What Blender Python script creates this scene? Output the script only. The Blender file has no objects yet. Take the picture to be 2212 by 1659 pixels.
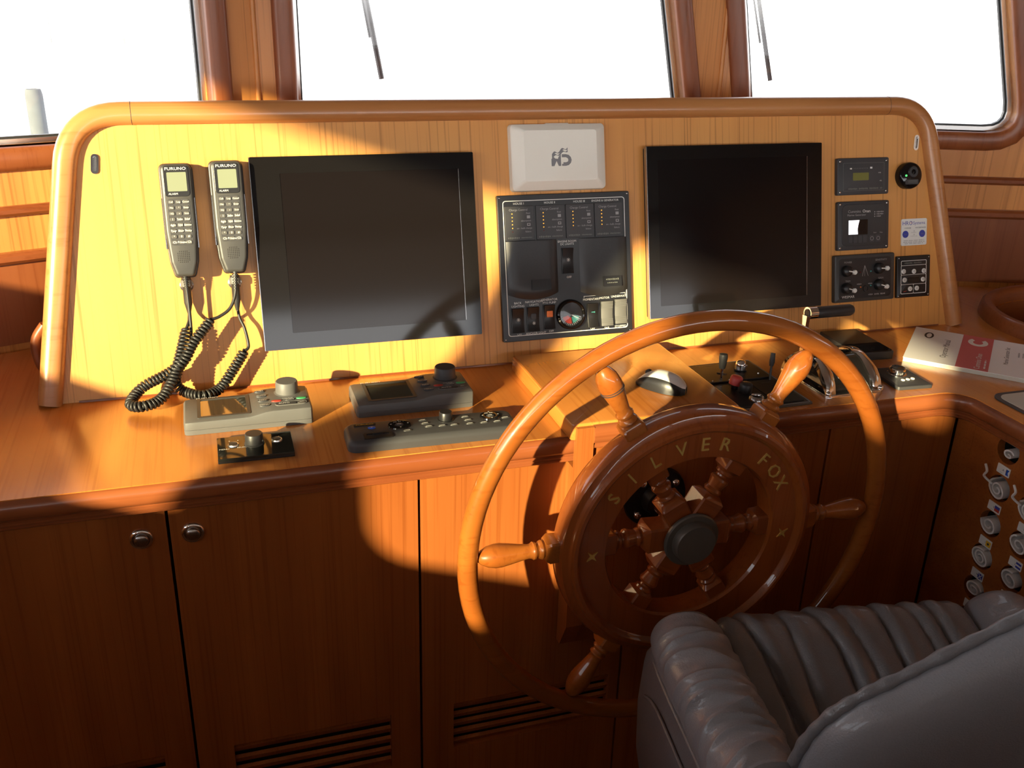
import bpy, bmesh, math, random
from mathutils import Matrix, Vector
from mathutils.geometry import tessellate_polygon
random.seed(7)
SC = bpy.context.scene
COL = SC.collection
R = math.radians
PI = math.pi
sin, cos = math.sin, math.cos

# ------------------------------------------------------------------ camera
YAW, PITCH, ROLL = R(18.247), R(22.576), R(1.700)
fwd = Vector((sin(YAW)*cos(PITCH), cos(YAW)*cos(PITCH), -sin(PITCH)))
rt0 = Vector((cos(YAW), -sin(YAW), 0))
up0 = rt0.cross(fwd)
rt = rt0*cos(ROLL) + up0*sin(ROLL)
up = up0*cos(ROLL) - rt0*sin(ROLL)
cam_d = bpy.data.cameras.new('camera')
cam = bpy.data.objects.new('camera', cam_d)
COL.objects.link(cam)
cam.matrix_world = Matrix(((rt.x, up.x, -fwd.x, 0), (rt.y, up.y, -fwd.y, 0), (rt.z, up.z, -fwd.z, 1.68), (0, 0, 0, 1)))
cam_d.sensor_width = 36.0
cam_d.lens = 36.0*2075.4/2212.0
cam_d.clip_start = 0.02
cam_d.clip_end = 500
SC.camera = cam

# ------------------------------------------------------------------ sky, sun, exposure
wd = bpy.data.worlds.new('bright_sky')
SC.world = wd
wd.use_nodes = True
wn, wlk = wd.node_tree.nodes, wd.node_tree.links
bg = wn['Background']
# clear low-sun sky: bright hazy horizon falling to a darker blue zenith, bright water below
wtc = wn.new('ShaderNodeTexCoord'); wsx = wn.new('ShaderNodeSeparateXYZ')
wrp = wn.new('ShaderNodeValToRGB')
wmr = wn.new('ShaderNodeMapRange')
wmr.inputs['From Min'].default_value = -1.0; wmr.inputs['From Max'].default_value = 1.0
wlk.new(wtc.outputs['Generated'], wsx.inputs[0]); wlk.new(wsx.outputs['Z'], wmr.inputs['Value']); wlk.new(wmr.outputs[0], wrp.inputs['Fac'])
cr = wrp.color_ramp
cr.elements[0].position = 0.0; cr.elements[0].color = (0.15, 0.15, 0.15, 1)
cr.elements[1].position = 1.0; cr.elements[1].color = (0.08, 0.095, 0.12, 1)
for p_, c_ in ((0.48, (0.26, 0.26, 0.26)), (0.503, (0.95, 0.95, 0.95)), (0.57, (0.85, 0.86, 0.88)), (0.62, (0.55, 0.57, 0.60)), (0.67, (0.38, 0.40, 0.43)), (0.76, (0.20, 0.22, 0.25))):
    e_ = cr.elements.new(p_); e_.color = (*c_, 1)
wlk.new(wrp.outputs[0], bg.inputs[0])
bg.inputs[1].default_value = 8.8
SUN_TO = Vector((-1.0, -0.946, 0.34)).normalized()
sd = bpy.data.lights.new('sun', 'SUN')
sd.energy = 17.0
sd.color = (1.0, 0.85, 0.50)
sd.angle = R(0.8)
sun = bpy.data.objects.new('sun', sd)
COL.objects.link(sun)
sun.rotation_euler = SUN_TO.to_track_quat('Z', 'Y').to_euler()
sun.location = SUN_TO*20
vs = SC.view_settings
vs.view_transform = 'Standard'
vs.look = 'None'
vs.gamma = 1.0
vs.exposure = 0.0
vs.use_curve_mapping = False

# ------------------------------------------------------------------ materials
MATS = {}
def _new(name):
    m = bpy.data.materials.new(name)
    m.use_nodes = True
    return m, m.node_tree.nodes, m.node_tree.links, m.node_tree.nodes['Principled BSDF']
def mat(name, col, rough=0.5, metal=0.0, coat=0.0, emit=None, es=1.0, bump=0.0, bscale=200.0, spec=0.5, vary=0.0, ior=None, sheen=0.0):
    m, n, l, b = _new(name)
    b.inputs['Base Color'].default_value = (*col, 1)
    b.inputs['Roughness'].default_value = rough
    b.inputs['Metallic'].default_value = metal
    b.inputs['Specular IOR Level'].default_value = spec
    b.inputs['Coat Weight'].default_value = coat
    b.inputs['Coat Roughness'].default_value = 0.06
    b.inputs['Sheen Weight'].default_value = sheen
    if emit:
        b.inputs['Emission Color'].default_value = (*emit, 1)
        b.inputs['Emission Strength'].default_value = es
    tc = n.new('ShaderNodeTexCoord')
    nz = n.new('ShaderNodeTexNoise')
    nz.inputs['Scale'].default_value = bscale
    nz.inputs['Detail'].default_value = 3
    l.new(tc.outputs['Object'], nz.inputs['Vector'])
    if bump:
        bp = n.new('ShaderNodeBump')
        bp.inputs['Strength'].default_value = bump
        bp.inputs['Distance'].default_value = 0.002
        l.new(nz.outputs['Fac'], bp.inputs['Height'])
        l.new(bp.outputs['Normal'], b.inputs['Normal'])
    if vary:
        mx = n.new('ShaderNodeMix'); mx.data_type = 'RGBA'
        mx.inputs[6].default_value = (*[c*(1-vary) for c in col], 1)
        mx.inputs[7].default_value = (*[min(1, c*(1+vary)) for c in col], 1)
        l.new(nz.outputs['Fac'], mx.inputs[0])
        l.new(mx.outputs[2], b.inputs['Base Color'])
    MATS[name] = m
    return m
def wood(name, dark, light, axis='Z', across=38.0, along=1.3, rough=0.35, coat=0.0, pore=0.5, spec=0.5, fine=3.5, edge=0.47, crough=0.025):
    """grain runs along `axis` of the object"""
    m, n, l, b = _new(name)
    tc = n.new('ShaderNodeTexCoord')
    def mp(a, g):
        q = n.new('ShaderNodeMapping')
        s = [a, a, a]
        s['XYZ'.index(axis)] = g
        q.inputs['Scale'].default_value = s
        l.new(tc.outputs['Object'], q.inputs['Vector'])
        return q
    def noise(a, g, det, dist=0.0):
        q = n.new('ShaderNodeTexNoise')
        q.inputs['Scale'].default_value = 1.0
        q.inputs['Detail'].default_value = det
        q.inputs['Distortion'].default_value = dist
        l.new(mp(a, g).outputs[0], q.inputs['Vector'])
        return q
    n1 = noise(across*0.25, along, 3, 0.5)
    n2 = noise(across*fine, along*1.6, 2, 0.3)
    r1 = n.new('ShaderNodeValToRGB')
    r1.color_ramp.elements[0].position = 0.30
    r1.color_ramp.elements[1].position = 0.70
    r1.color_ramp.elements[0].color = (*dark, 1)
    r1.color_ramp.elements[1].color = (*light, 1)
    l.new(n1.outputs['Fac'], r1.inputs['Fac'])
    r2 = n.new('ShaderNodeValToRGB')
    r2.color_ramp.elements[0].position = 0.33
    r2.color_ramp.elements[1].position = edge
    v = 1-pore*0.45
    r2.color_ramp.elements[0].color = (v, v*0.93, v*0.85, 1)
    r2.color_ramp.elements[1].color = (1, 1, 1, 1)
    l.new(n2.outputs['Fac'], r2.inputs['Fac'])
    mx = n.new('ShaderNodeMix'); mx.data_type = 'RGBA'; mx.blend_type = 'MULTIPLY'
    mx.inputs[0].default_value = 1.0
    l.new(r1.outputs[0], mx.inputs[6]); l.new(r2.outputs[0], mx.inputs[7])
    l.new(mx.outputs[2], b.inputs['Base Color'])
    b.inputs['Roughness'].default_value = rough
    b.inputs['Specular IOR Level'].default_value = spec
    b.inputs['Coat Weight'].default_value = coat
    b.inputs['Coat Roughness'].default_value = crough
    bp = n.new('ShaderNodeBump'); bp.inputs['Strength'].default_value = 0.05; bp.inputs['Distance'].default_value = 0.001
    l.new(n2.outputs['Fac'], bp.inputs['Height']); l.new(bp.outputs['Normal'], b.inputs['Normal'])
    MATS[name] = m
    return m
def pane_mat(name, refl=0.06, tint=(1, 1, 1)):
    m, n, l, b = _new(name)
    n.remove(b)
    t = n.new('ShaderNodeBsdfTransparent'); t.inputs[0].default_value = (*tint, 1)
    g = n.new('ShaderNodeBsdfGlossy'); g.inputs['Roughness'].default_value = 0.02
    x = n.new('ShaderNodeMixShader'); x.inputs[0].default_value = refl
    l.new(t.outputs[0], x.inputs[1]); l.new(g.outputs[0], x.inputs[2])
    l.new(x.outputs[0], n['Material Output'].inputs['Surface'])
    MATS[name] = m

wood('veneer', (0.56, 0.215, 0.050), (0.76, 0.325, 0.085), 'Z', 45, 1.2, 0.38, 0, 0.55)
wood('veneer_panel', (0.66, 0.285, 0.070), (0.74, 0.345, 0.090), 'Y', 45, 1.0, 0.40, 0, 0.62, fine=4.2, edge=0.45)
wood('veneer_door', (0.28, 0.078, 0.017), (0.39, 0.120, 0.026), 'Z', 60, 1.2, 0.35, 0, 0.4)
wood('desk_wood', (0.52, 0.172, 0.030), (0.66, 0.250, 0.048), 'Y', 40, 1.5, 0.24, 1.0, 0.3, crough=0.20)
wood('trim_x', (0.20, 0.052, 0.016), (0.30, 0.088, 0.027), 'X', 40, 1.5, 0.28, 0.25, 0.3)
wood('trim_z', (0.22, 0.060, 0.018), (0.32, 0.098, 0.030), 'Z', 40, 1.5, 0.38, 0.05, 0.3)
wood('rim_wood', (0.42, 0.165, 0.050), (0.55, 0.24, 0.080), 'X', 30, 1.2, 0.30, 0.15, 0.25)
wood('wheel_wood', (0.23, 0.060, 0.009), (0.35, 0.105, 0.016), 'X', 30, 2.0, 0.35, 0.8, 0.3, 0.2)
wood('teak', (0.20, 0.046, 0.009), (0.30, 0.076, 0.014), 'Y', 40, 2.0, 0.35, 0.9, 0.3, 0.2)
wood('deck_wood', (0.16, 0.07, 0.03), (0.25, 0.12, 0.05), 'Y', 20, 1.0, 0.45, 0, 0.4)
mat('ceiling_white', (0.30, 0.25, 0.20), 0.6, bump=0.1)
mat('alu', (0.75, 0.74, 0.72), 0.3, 1.0)
mat('chrome', (0.86, 0.86, 0.85), 0.06, 1.0)
mat('steel', (0.45, 0.45, 0.45), 0.22, 1.0)
mat('brass', (0.85, 0.56, 0.15), 0.25, 0.6)
mat('bronze_dark', (0.11, 0.10, 0.085), 0.42, 0.3)
mat('black_plastic', (0.012, 0.012, 0.013), 0.35, bump=0.05)
mat('black_gloss', (0.008, 0.007, 0.007), 0.08, spec=0.3)
mat('screen_glass', (0.008, 0.006, 0.006), 0.10, spec=0.2)
mat('soft_black', (0.026, 0.026, 0.027), 0.4, bump=0.08)
mat('grey_device', (0.115, 0.115, 0.113), 0.5, bump=0.06)
mat('dark_device', (0.045, 0.045, 0.048), 0.5, bump=0.06)
mat('handset_grey', (0.050, 0.049, 0.047), 0.42, bump=0.05)
mat('key_grey', (0.085, 0.082, 0.078), 0.5)
mat('light_grey', (0.13, 0.13, 0.125), 0.5)
mat('white_plastic', (0.90, 0.88, 0.78), 0.45, bump=0.03)
mat('white_print', (0.80, 0.80, 0.76), 0.6)
mat('grey_print', (0.34, 0.34, 0.34), 0.6)
mat('dim_print', (0.16, 0.17, 0.15), 0.6)
mat('mirror_lcd', (0.05, 0.045, 0.03), 0.06, spec=1.0, coat=1.0)
mat('lcd', (0.22, 0.25, 0.17), 0.25)
mat('lcd_olive', (0.16, 0.16, 0.02), 0.3)
mat('lcd_lit', (0.9, 0.9, 0.95), 0.4, emit=(0.95, 0.95, 1.0), es=1.3)
mat('led_amber', (0.9, 0.4, 0.05), 0.4, emit=(1.0, 0.48, 0.06), es=1.0)
mat('led_green', (0.1, 0.9, 0.2), 0.4, emit=(0.1, 0.9, 0.2), es=1.0)
mat('led_red_off', (0.12, 0.01, 0.01), 0.3)
mat('orange_lens', (0.85, 0.20, 0.025), 0.4)
mat('red_knob', (0.60, 0.07, 0.06), 0.35)
mat('green_print', (0.05, 0.35, 0.13), 0.5)
mat('red_print', (0.50, 0.05, 0.03), 0.5)
mat('blue_print', (0.035, 0.055, 0.36), 0.5)
mat('blue_button', (0.03, 0.12, 0.65), 0.4)
mat('yellow_print', (0.80, 0.50, 0.03), 0.5)
mat('teal_print', (0.06, 0.30, 0.28), 0.5)
mat('paper', (0.90, 0.89, 0.88), 0.6)
mat('paper_edge', (0.62, 0.60, 0.52), 0.7)
mat('cover_red', (0.62, 0.11, 0.11), 0.55)
mat('ink', (0.03, 0.03, 0.035), 0.6)
mat('logo_grey', (0.22, 0.22, 0.23), 0.5)
mat('leather', (0.17, 0.175, 0.19), 0.36, spec=0.5, coat=0.22, bump=0.35, bscale=420, vary=0.12)
mat('leather_light', (0.24, 0.25, 0.275), 0.36, spec=0.5, coat=0.30, bump=0.35, bscale=420, vary=0.12)
mat('canvas', (0.82, 0.79, 0.75), 0.9, bump=0.5, bscale=900)
mat('dark_hole', (0.010, 0.008, 0.008), 0.9)
mat('mouse_silver', (0.80, 0.79, 0.77), 0.30, 0.25)
mat('rubber', (0.02, 0.02, 0.02), 0.45)
mat('smoked_glass', (0.015, 0.016, 0.013), 0.05)
mat('piling_wood', (0.11, 0.125, 0.13), 0.9, vary=0.3, bscale=6)
mat('harbour_grey', (0.20, 0.21, 0.22), 0.8)
mat('render_white', (0.85, 0.83, 0.78), 0.8)
pane_mat('window_pane')
pane_mat('gauge_glass', 0.025)
mat('wiper_grey', (0.10, 0.09, 0.09), 0.6)

# ------------------------------------------------------------------ mesh helpers
I4 = Matrix.Identity(4)
def T(x=0, y=0, z=0): return Matrix.Translation((x, y, z))
def RX(a): return Matrix.Rotation(a, 4, 'X')
def RY(a): return Matrix.Rotation(a, 4, 'Y')
def RZ(a): return Matrix.Rotation(a, 4, 'Z')
def frame(ex, ey, ez, o=(0, 0, 0)):
    return Matrix(((ex[0], ey[0], ez[0], o[0]), (ex[1], ey[1], ez[1], o[1]), (ex[2], ey[2], ez[2], o[2]), (0, 0, 0, 1)))
def rrect(x0, y0, x1, y1, r, seg=4):
    r = max(1e-5, min(r, (x1-x0)/2*0.999, (y1-y0)/2*0.999))
    out = []
    for cx, cy, a in ((x1-r, y0+r, -90), (x1-r, y1-r, 0), (x0+r, y1-r, 90), (x0+r, y0+r, 180)):
        for k in range(seg+1):
            t = R(a+90*k/seg)
            out.append((cx+r*cos(t), cy+r*sin(t)))
    return out
def circle(cx, cy, r, n=24, ry=None):
    ry = ry or r
    return [(cx+r*cos(2*PI*k/n), cy+ry*sin(2*PI*k/n)) for k in range(n)]
def round_poly(pts, rad, seg=5):
    """round every corner of a closed polygon; rad number or list"""
    out = []
    n = len(pts)
    for i in range(n):
        p0, p, p1 = Vector(pts[i-1]), Vector(pts[i]), Vector(pts[(i+1) % n])
        r = rad[i] if isinstance(rad, (list, tuple)) else rad
        a, b = (p0-p), (p1-p)
        la, lb = a.length, b.length
        a, b = a/la, b/lb
        ang = a.angle(b)
        if r < 1e-5 or ang > 3.1:
            out.append(tuple(p)); continue
        d = min(r/math.tan(ang/2), la*0.49, lb*0.49)
        s, e = p+a*d, p+b*d
        for k in range(seg+1):
            t = k/seg
            out.append(tuple(s*(1-t)**2 + p*2*t*(1-t) + e*t*t))
    return out
def catmull(pts, n=8):
    P = [Vector(p) for p in pts]
    out = []
    for i in range(len(P)-1):
        p0 = P[max(i-1, 0)]; p1 = P[i]; p2 = P[i+1]; p3 = P[min(i+2, len(P)-1)]
        for k in range(n):
            t = k/n
            out.append(0.5*((2*p1)+(p2-p0)*t+(2*p0-5*p1+4*p2-p3)*t*t+(3*p1-p0-3*p2+p3)*t**3))
    out.append(P[-1])
    return out
_txt = {}
def text_geo(s):
    if s in _txt: return _txt[s]
    c = bpy.data.curves.new('t', 'FONT')
    c.body = s; c.size = 1.0; c.resolution_u = 2; c.fill_mode = 'FRONT'
    c.align_x = 'CENTER'; c.align_y = 'CENTER'
    o = bpy.data.objects.new('t', c)
    me = bpy.data.meshes.new_from_object(o)
    vs_ = [tuple(v.co) for v in me.vertices]; fs = [tuple(p.vertices) for p in me.polygons]
    bpy.data.objects.remove(o); bpy.data.curves.remove(c); bpy.data.meshes.remove(me)
    _txt[s] = (vs_, fs)
    return _txt[s]

class MB:
    def __init__(s): s.v = []; s.f = []
    def add(s, vs_, fs, M=None):
        b = len(s.v)
        if M is None: s.v += [tuple(p) for p in vs_]
        else: s.v += [tuple(M @ Vector(p)) for p in vs_]
        s.f += [tuple(b+i for i in f) for f in fs]
        return s
    def box(s, x0, y0, z0, x1, y1, z1, M=None):
        v = [(x0,y0,z0),(x1,y0,z0),(x1,y1,z0),(x0,y1,z0),(x0,y0,z1),(x1,y0,z1),(x1,y1,z1),(x0,y1,z1)]
        return s.add(v, [(3,2,1,0),(4,5,6,7),(0,1,5,4),(1,2,6,5),(2,3,7,6),(3,0,4,7)], M)
    def loops(s, L, M=None, cap0=True, cap1=True, closed=True):
        """skin between equal-length point loops"""
        n = len(L[0]); v = [p for l in L for p in l]; f = []
        for i in range(len(L)-1):
            for k in range(n if closed else n-1):
                a = i*n+k; b = i*n+(k+1) % n
                f.append((a, b, b+n, a+n))
        if cap0: f.append(tuple(reversed(range(n))))
        if cap1: f.append(tuple(range((len(L)-1)*n, len(L)*n)))
        return s.add(v, f, M)
    def slab(s, poly, z0, z1, bev=0.0, M=None, seg=2, inset=None):
        """extruded convex-ish outline with a rounded top edge"""
        c = Vector((sum(p[0] for p in poly)/len(poly), sum(p[1] for p in poly)/len(poly)))
        def off(d):
            if d == 0: return poly
            n = len(poly); out = []
            for i in range(n):
                a = Vector(poly[i-1]); p = Vector(poly[i]); b = Vector(poly[(i+1) % n])
                e1 = (p-a); e2 = (b-p)
                if e1.length < 1e-9: e1 = e2
                if e2.length < 1e-9: e2 = e1
                n1 = Vector((-e1.y, e1.x)).normalized(); n2 = Vector((-e2.y, e2.x)).normalized()
                m = n1+n2
                m = m/max(m.length_squared, 1e-6)*2
                if m.length > 2: m = m.normalized()*2
                q = p+m*d
                out.append((q.x, q.y))
            return out
        L = [[(x, y, z0) for x, y in poly]]
        if bev > 0:
            for k in range(seg+1):
                t = PI/2*k/seg
                L.append([(x, y, z1-bev+bev*sin(t)) for x, y in off(bev*(1-cos(t)))])
        else:
            L.append([(x, y, z1) for x, y in poly])
        return s.loops(L, M)
    def prism(s, poly, z0, z1, M=None):
        return s.loops([[(x, y, z0) for x, y in poly], [(x, y, z1) for x, y in poly]], M)
    def holed(s, outer, holes, z0, z1, M=None):
        polys = [outer]+holes
        flat = [p for q in polys for p in q]
        tris = tessellate_polygon([[Vector((p[0], p[1], 0)) for p in q] for q in polys])
        n = len(flat)
        v = [(x, y, z0) for x, y in flat]+[(x, y, z1) for x, y in flat]
        f = []
        for t in tris:
            a, b, c = [Vector(flat[i]) for i in t]
            if (b-a).cross(c-a) < 0: t = (t[0], t[2], t[1])
            f.append((t[0]+n, t[1]+n, t[2]+n)); f.append((t[2], t[1], t[0]))
        b0 = 0
        for q in polys:
            m = len(q)
            ar = sum(q[i][0]*q[(i+1) % m][1]-q[(i+1) % m][0]*q[i][1] for i in range(m))
            ccw = ar > 0
            want = (q is outer)
            for k in range(m):
                a = b0+k; b = b0+(k+1) % m
                f.append((a, b, b+n, a+n) if ccw == want else (b, a, a+n, b+n))
            b0 += m
        return s.add(v, f, M)
    def lathe(s, prof, n=24, M=None, cap=True):
        """(r,z) profile turned about local z"""
        L = [[(r*cos(2*PI*k/n), r*sin(2*PI*k/n), z) for k in range(n)] for r, z in prof]
        return s.loops(L, M, cap, cap)
    def ring(s, prof, n=64, M=None):
        """closed (r,z) profile turned about local z"""
        m = len(prof); v = []; f = []
        for k in range(n):
            a = 2*PI*k/n
            v += [(r*cos(a), r*sin(a), z) for r, z in prof]
        for k in range(n):
            for j in range(m):
                a = k*m+j; b = k*m+(j+1) % m; c = ((k+1) % n)*m+(j+1) % m; d = ((k+1) % n)*m+j
                f.append((a, b, c, d))
        return s.add(v, f, M)
    def tube(s, path, r, n=8, M=None, closed=False, cap=True):
        P = [Vector(p) for p in path]; m = len(P)
        L = []; up_ = None
        for i in range(m):
            if closed: d = P[(i+1) % m]-P[i-1]
            else: d = P[min(i+1, m-1)]-P[max(i-1, 0)]
            d.normalize()
            if up_ is None:
                up_ = Vector((0, 0, 1)) if abs(d.z) < 0.9 else Vector((1, 0, 0))
            u = up_-d*up_.dot(d)
            if u.length < 1e-6: u = d.orthogonal()
            u.normalize(); w = d.cross(u); up_ = u
            rr = r[i] if isinstance(r, (list, tuple)) else r
            L.append([tuple(P[i]+u*rr*cos(2*PI*k/n)+w*rr*sin(2*PI*k/n)) for k in range(n)])
        if closed:
            L.append(L[0]); return s.loops(L, M, False, False)
        return s.loops(L, M, cap, cap)
    def sweep(s, prof, path, nrm, M=None, closed=False, cap=True):
        """profile (a,b) swept: a along the path's side vector, b along nrm (constant)"""
        P = [Vector(p) for p in path]; m = len(P); N = Vector(nrm).normalized(); L = []
        for i in range(m):
            if closed: d0 = (P[i]-P[i-1]).normalized(); d1 = (P[(i+1) % m]-P[i]).normalized()
            else:
                d0 = (P[i]-P[max(i-1, 0)]); d1 = (P[min(i+1, m-1)]-P[i])
                if d0.length < 1e-9: d0 = d1.copy()
                if d1.length < 1e-9: d1 = d0.copy()
                d0.normalize(); d1.normalize()
            s0 = d0.cross(N).normalized(); s1 = d1.cross(N).normalized()
            sv = (s0+s1); sv = sv/max(0.3, sv.length_squared)*2
            L.append([tuple(P[i]+sv*a+N*b) for a, b in prof])
        if closed:
            L.append(L[0]); return s.loops(L, M, False, False)
        return s.loops(L, M, cap, cap)
    def grid(s, fn, nu, nv, M=None):
        v = [fn(i/nu, j/nv) for i in range(nu+1) for j in range(nv+1)]
        f = [(i*(nv+1)+j, (i+1)*(nv+1)+j, (i+1)*(nv+1)+j+1, i*(nv+1)+j+1) for i in range(nu) for j in range(nv)]
        return s.add(v, f, M)
    def text(s, t, x, y, size, z=0.0, M=None, rot=0.0, sx=1.0):
        g = text_geo(t)
        A = T(x, y, z) @ RZ(rot) @ Matrix.Diagonal((size*sx, size, size, 1))
        return s.add(g[0], g[1], (M @ A) if M is not None else A)
    def text3(s, t, x, y, size, z0, z1, M=None, rot=0.0):
        g = text_geo(t); n = len(g[0])
        A = T(x, y, 0) @ RZ(rot)
        if M is not None: A = M @ A
        v = [(a*size, b*size, z0) for a, b, c in g[0]]+[(a*size, b*size, z1) for a, b, c in g[0]]
        f = []; ec = {}
        for q in g[1]:
            f.append(tuple(i+n for i in q))
            for i in range(len(q)):
                e = (q[i], q[(i+1) % len(q)]); ec[e] = 1
        for a, b in list(ec):
            if (b, a) not in ec: f.append((a, b, b+n, a+n))
        return s.add(v, f, A)
    def build(s, name, m, parent=None, M=None, smooth=None, fix=True):
        me = bpy.data.meshes.new(name)
        me.from_pydata(s.v, [], s.f)
        if fix:
            bm = bmesh.new(); bm.from_mesh(me)
            bmesh.ops.recalc_face_normals(bm, faces=bm.faces)
            bm.to_mesh(me); bm.free()
        me.materials.append(MATS[m])
        if smooth:
            me.polygons.foreach_set('use_smooth', [True]*len(me.polygons))
            me.set_sharp_from_angle(angle=R(smooth))
        o = bpy.data.objects.new(name, me)
        COL.objects.link(o)
        if parent is not None: o.parent = parent
        if M is not None: o.matrix_local = M
        return o

def tag(o, label=None, cat=None, group=None, kind=None):
    if label: o['label'] = label
    if cat: o['category'] = cat
    if group: o['group'] = group
    if kind: o['kind'] = kind
    return o
def thing(name, label, cat, M=None, group=None):
    o = bpy.data.objects.new(name, None)
    o.empty_display_size = 0.02
    COL.objects.link(o)
    if M is not None: o.matrix_world = M
    return tag(o, label, cat, group)
def struct(o): o['kind'] = 'structure'; return o
def share(src, name, parent, M):
    o = bpy.data.objects.new(name, src.data); COL.objects.link(o); o.parent = parent; o.matrix_local = M
    return o

# ================================================================== THE WHEELHOUSE SHELL
DZ = 0.95            # desk height
A19 = R(19)
FL = frame((cos(A19), sin(A19), 0), (0, 0, 1), (sin(A19), -cos(A19), 0), (-0.43, 2.09, 0))
FC = frame((1, 0, 0), (0, 0, 1), (0, -1, 0), (0, 2.286, 0))
FR = frame((cos(A19), -sin(A19), 0), (0, 0, 1), (-sin(A19), -cos(A19), 0), (1.29, 2.286, 0))
FW = frame((0, 1, 0), (0, 0, 1), (1, 0, 0), (-1.5, 0, 0))       # left wall: local x = world y
FE = frame((0, -1, 0), (0, 0, 1), (-1, 0, 0), (2.9, 0, 0))      # right wall: local x = -world y
FB = frame((-1, 0, 0), (0, 0, 1), (0, 1, 0), (0, -1.45, 0))      # back wall: local x = -world x
CEIL = 2.1
def ccw(p):
    a = sum(p[i][0]*p[(i+1) % len(p)][1]-p[(i+1) % len(p)][0]*p[i][1] for i in range(len(p)))
    return p if a > 0 else list(reversed(p))
def offset_poly(poly, d):
    n = len(poly); out = []
    for i in range(n):
        a = Vector(poly[i-1]); p = Vector(poly[i]); b = Vector(poly[(i+1) % n])
        n1 = Vector(((p-a).y, -(p-a).x)).normalized(); n2 = Vector(((b-p).y, -(b-p).x)).normalized()
        m = n1+n2; m = m/max(m.length_squared, 0.3)*2
        out.append(tuple(p+m*d))
    return out
MB().box(-1.55, -1.5, -0.05, 2.95, 2.4, 0).build('floor', 'deck_wood')['kind'] = 'structure'
MB().box(-1.55, -4.1, CEIL, 4.6, 2.4, CEIL+0.05).build('ceiling', 'ceiling_white')['kind'] = 'structure'  # room ceiling; its unseen aft and right overhang is added to block sun
MB().box(-2.7, -4.1, 2.39, -1.50, 2.4, 2.43).build('ceiling_side_blocker', 'ceiling_white')['kind'] = 'structure'  # unseen overhang added to cut high sky light through the left windows

winL = ccw(round_poly([(-0.98, 1.36), (0.496, 1.36), (0.496, 1.95), (-0.98, 1.95)], 0.05))
winC = ccw(round_poly([(0.226, 1.36), (1.205, 1.36), (1.130, 1.70), (1.130, 1.95), (0.226, 1.95)], [0.05, 0.05, 0, 0.05, 0.05]))
winR = ccw(round_poly([(0.093, 1.36), (0.785, 1.36), (0.686, 1.70), (0.686, 1.95), (0.040, 1.95), (0.040, 1.66)], [0.03, 0.06, 0, 0.05, 0.03, 0]))
W1 = ccw(round_poly([(1.15, 1.47), (1.15, 2.0), (-0.17, 2.0), (-0.14, 1.83), (-0.085, 1.65), (0.10, 1.362)], [0.08, 0.08, 0.05, 0, 0.1, 0.06]))
W2 = ccw(round_poly([(-0.185, 1.33), (-0.185, 1.50), (-0.42, 1.995), (-0.835, 1.995), (-0.535, 1.33)], [0.12, 0.12, 0.07, 0.06, 0.05]))
W3 = ccw(round_poly([(-0.96, 1.885), (-0.98, 1.975), (-1.30, 1.975), (-1.325, 1.85), (-1.20, 1.85)], 0.02))
WE = ccw(round_poly([(-0.9, 1.55), (-0.2, 1.55), (-0.2, 1.95), (-0.9, 1.95)], 0.06))
WBS = [ccw(round_poly([(x_, 1.30), (x_+1.30, 1.30), (x_+1.30, 2.04), (x_, 2.04)], 0.06)) for x_ in (-2.75, -1.40, -0.05)]
wl = struct(MB().holed([(-1.132, 0), (0.603, 0), (0.603, CEIL), (-1.132, CEIL)], [winL], -0.05, 0, FL).build('wall_front_left', 'veneer'))
wc = struct(MB().holed([(0.14, 0), (1.29, 0), (1.29, CEIL), (0.14, CEIL)], [winC], -0.05, 0, FC).build('wall_front', 'veneer'))
wr = struct(MB().holed([(0, 0), (1.70, 0), (1.70, CEIL), (0, CEIL)], [winR], -0.05, 0, FR).build('wall_front_right', 'veneer'))
ww = struct(MB().holed([(-1.45, 0), (1.75, 0), (1.75, CEIL), (-1.45, CEIL)], [W1, W2, W3], -0.012, 0, FW).build('wall_left', 'veneer'))
we = struct(MB().holed([(-1.75, 0), (1.45, 0), (1.45, CEIL), (-1.75, CEIL)], [WE], -0.04, 0, FE).build('wall_right', 'veneer'))
wb = struct(MB().holed([(-2.9, 0), (1.5, 0), (1.5, CEIL), (-2.9, CEIL)], WBS, -0.04, 0, FB).build('wall_back', 'veneer'))

FRAME = [(0, -0.028), (0, 0.006), (0.003, 0.011), (0.010, 0.0145), (0.022, 0.0155), (0.036, 0.0145), (0.044, 0.010), (0.047, 0.004), (0.047, 0)]
def window(k, poly, F, depth, frame_mat='trim_z', metal=True):
    w = struct(MB().sweep(FRAME, [(x, y, 0) for x, y in poly], (0, 0, 1), F, closed=True).build('window_%d' % k, frame_mat, smooth=40))
    if metal:
        inner = offset_poly(poly, -0.010)
        MB().holed(poly, [inner], -depth+0.004, -depth+0.020, F).build('metal_frame', 'alu', w)
        MB().holed(offset_poly(poly, -0.010), [offset_poly(poly, -0.014)], -depth+0.002, -depth+0.012, F).build('gasket', 'rubber', w)
    MB().prism(poly, -depth+0.006, -depth+0.009, F).build('pane', 'window_pane', w)
    return w
window(1, winL, FL, 0.05)
window(2, winC, FC, 0.05)
window(3, winR, FR, 0.05)
window(4, WE, FE, 0.04)
for k in range(3): window(10+k, WBS[k], FB, 0.04)
# unseen waist-high wall added behind the helm to keep the lower cabinets dark
struct(MB().box(-1.49, -0.46, 0.0, 2.89, -0.40, 1.27).build('wall_light_blocker', 'deck_wood'))
for k, p in ((7, W1), (8, W2), (9, W3)):
    w = struct(MB().holed(offset_poly(p, 0.04), [p], 0.0, 0.006, FW).build('window_%d' % k, 'trim_z'))
    MB().prism(p, -0.009, -0.006, FW).build('pane', 'window_pane', w)
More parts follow.
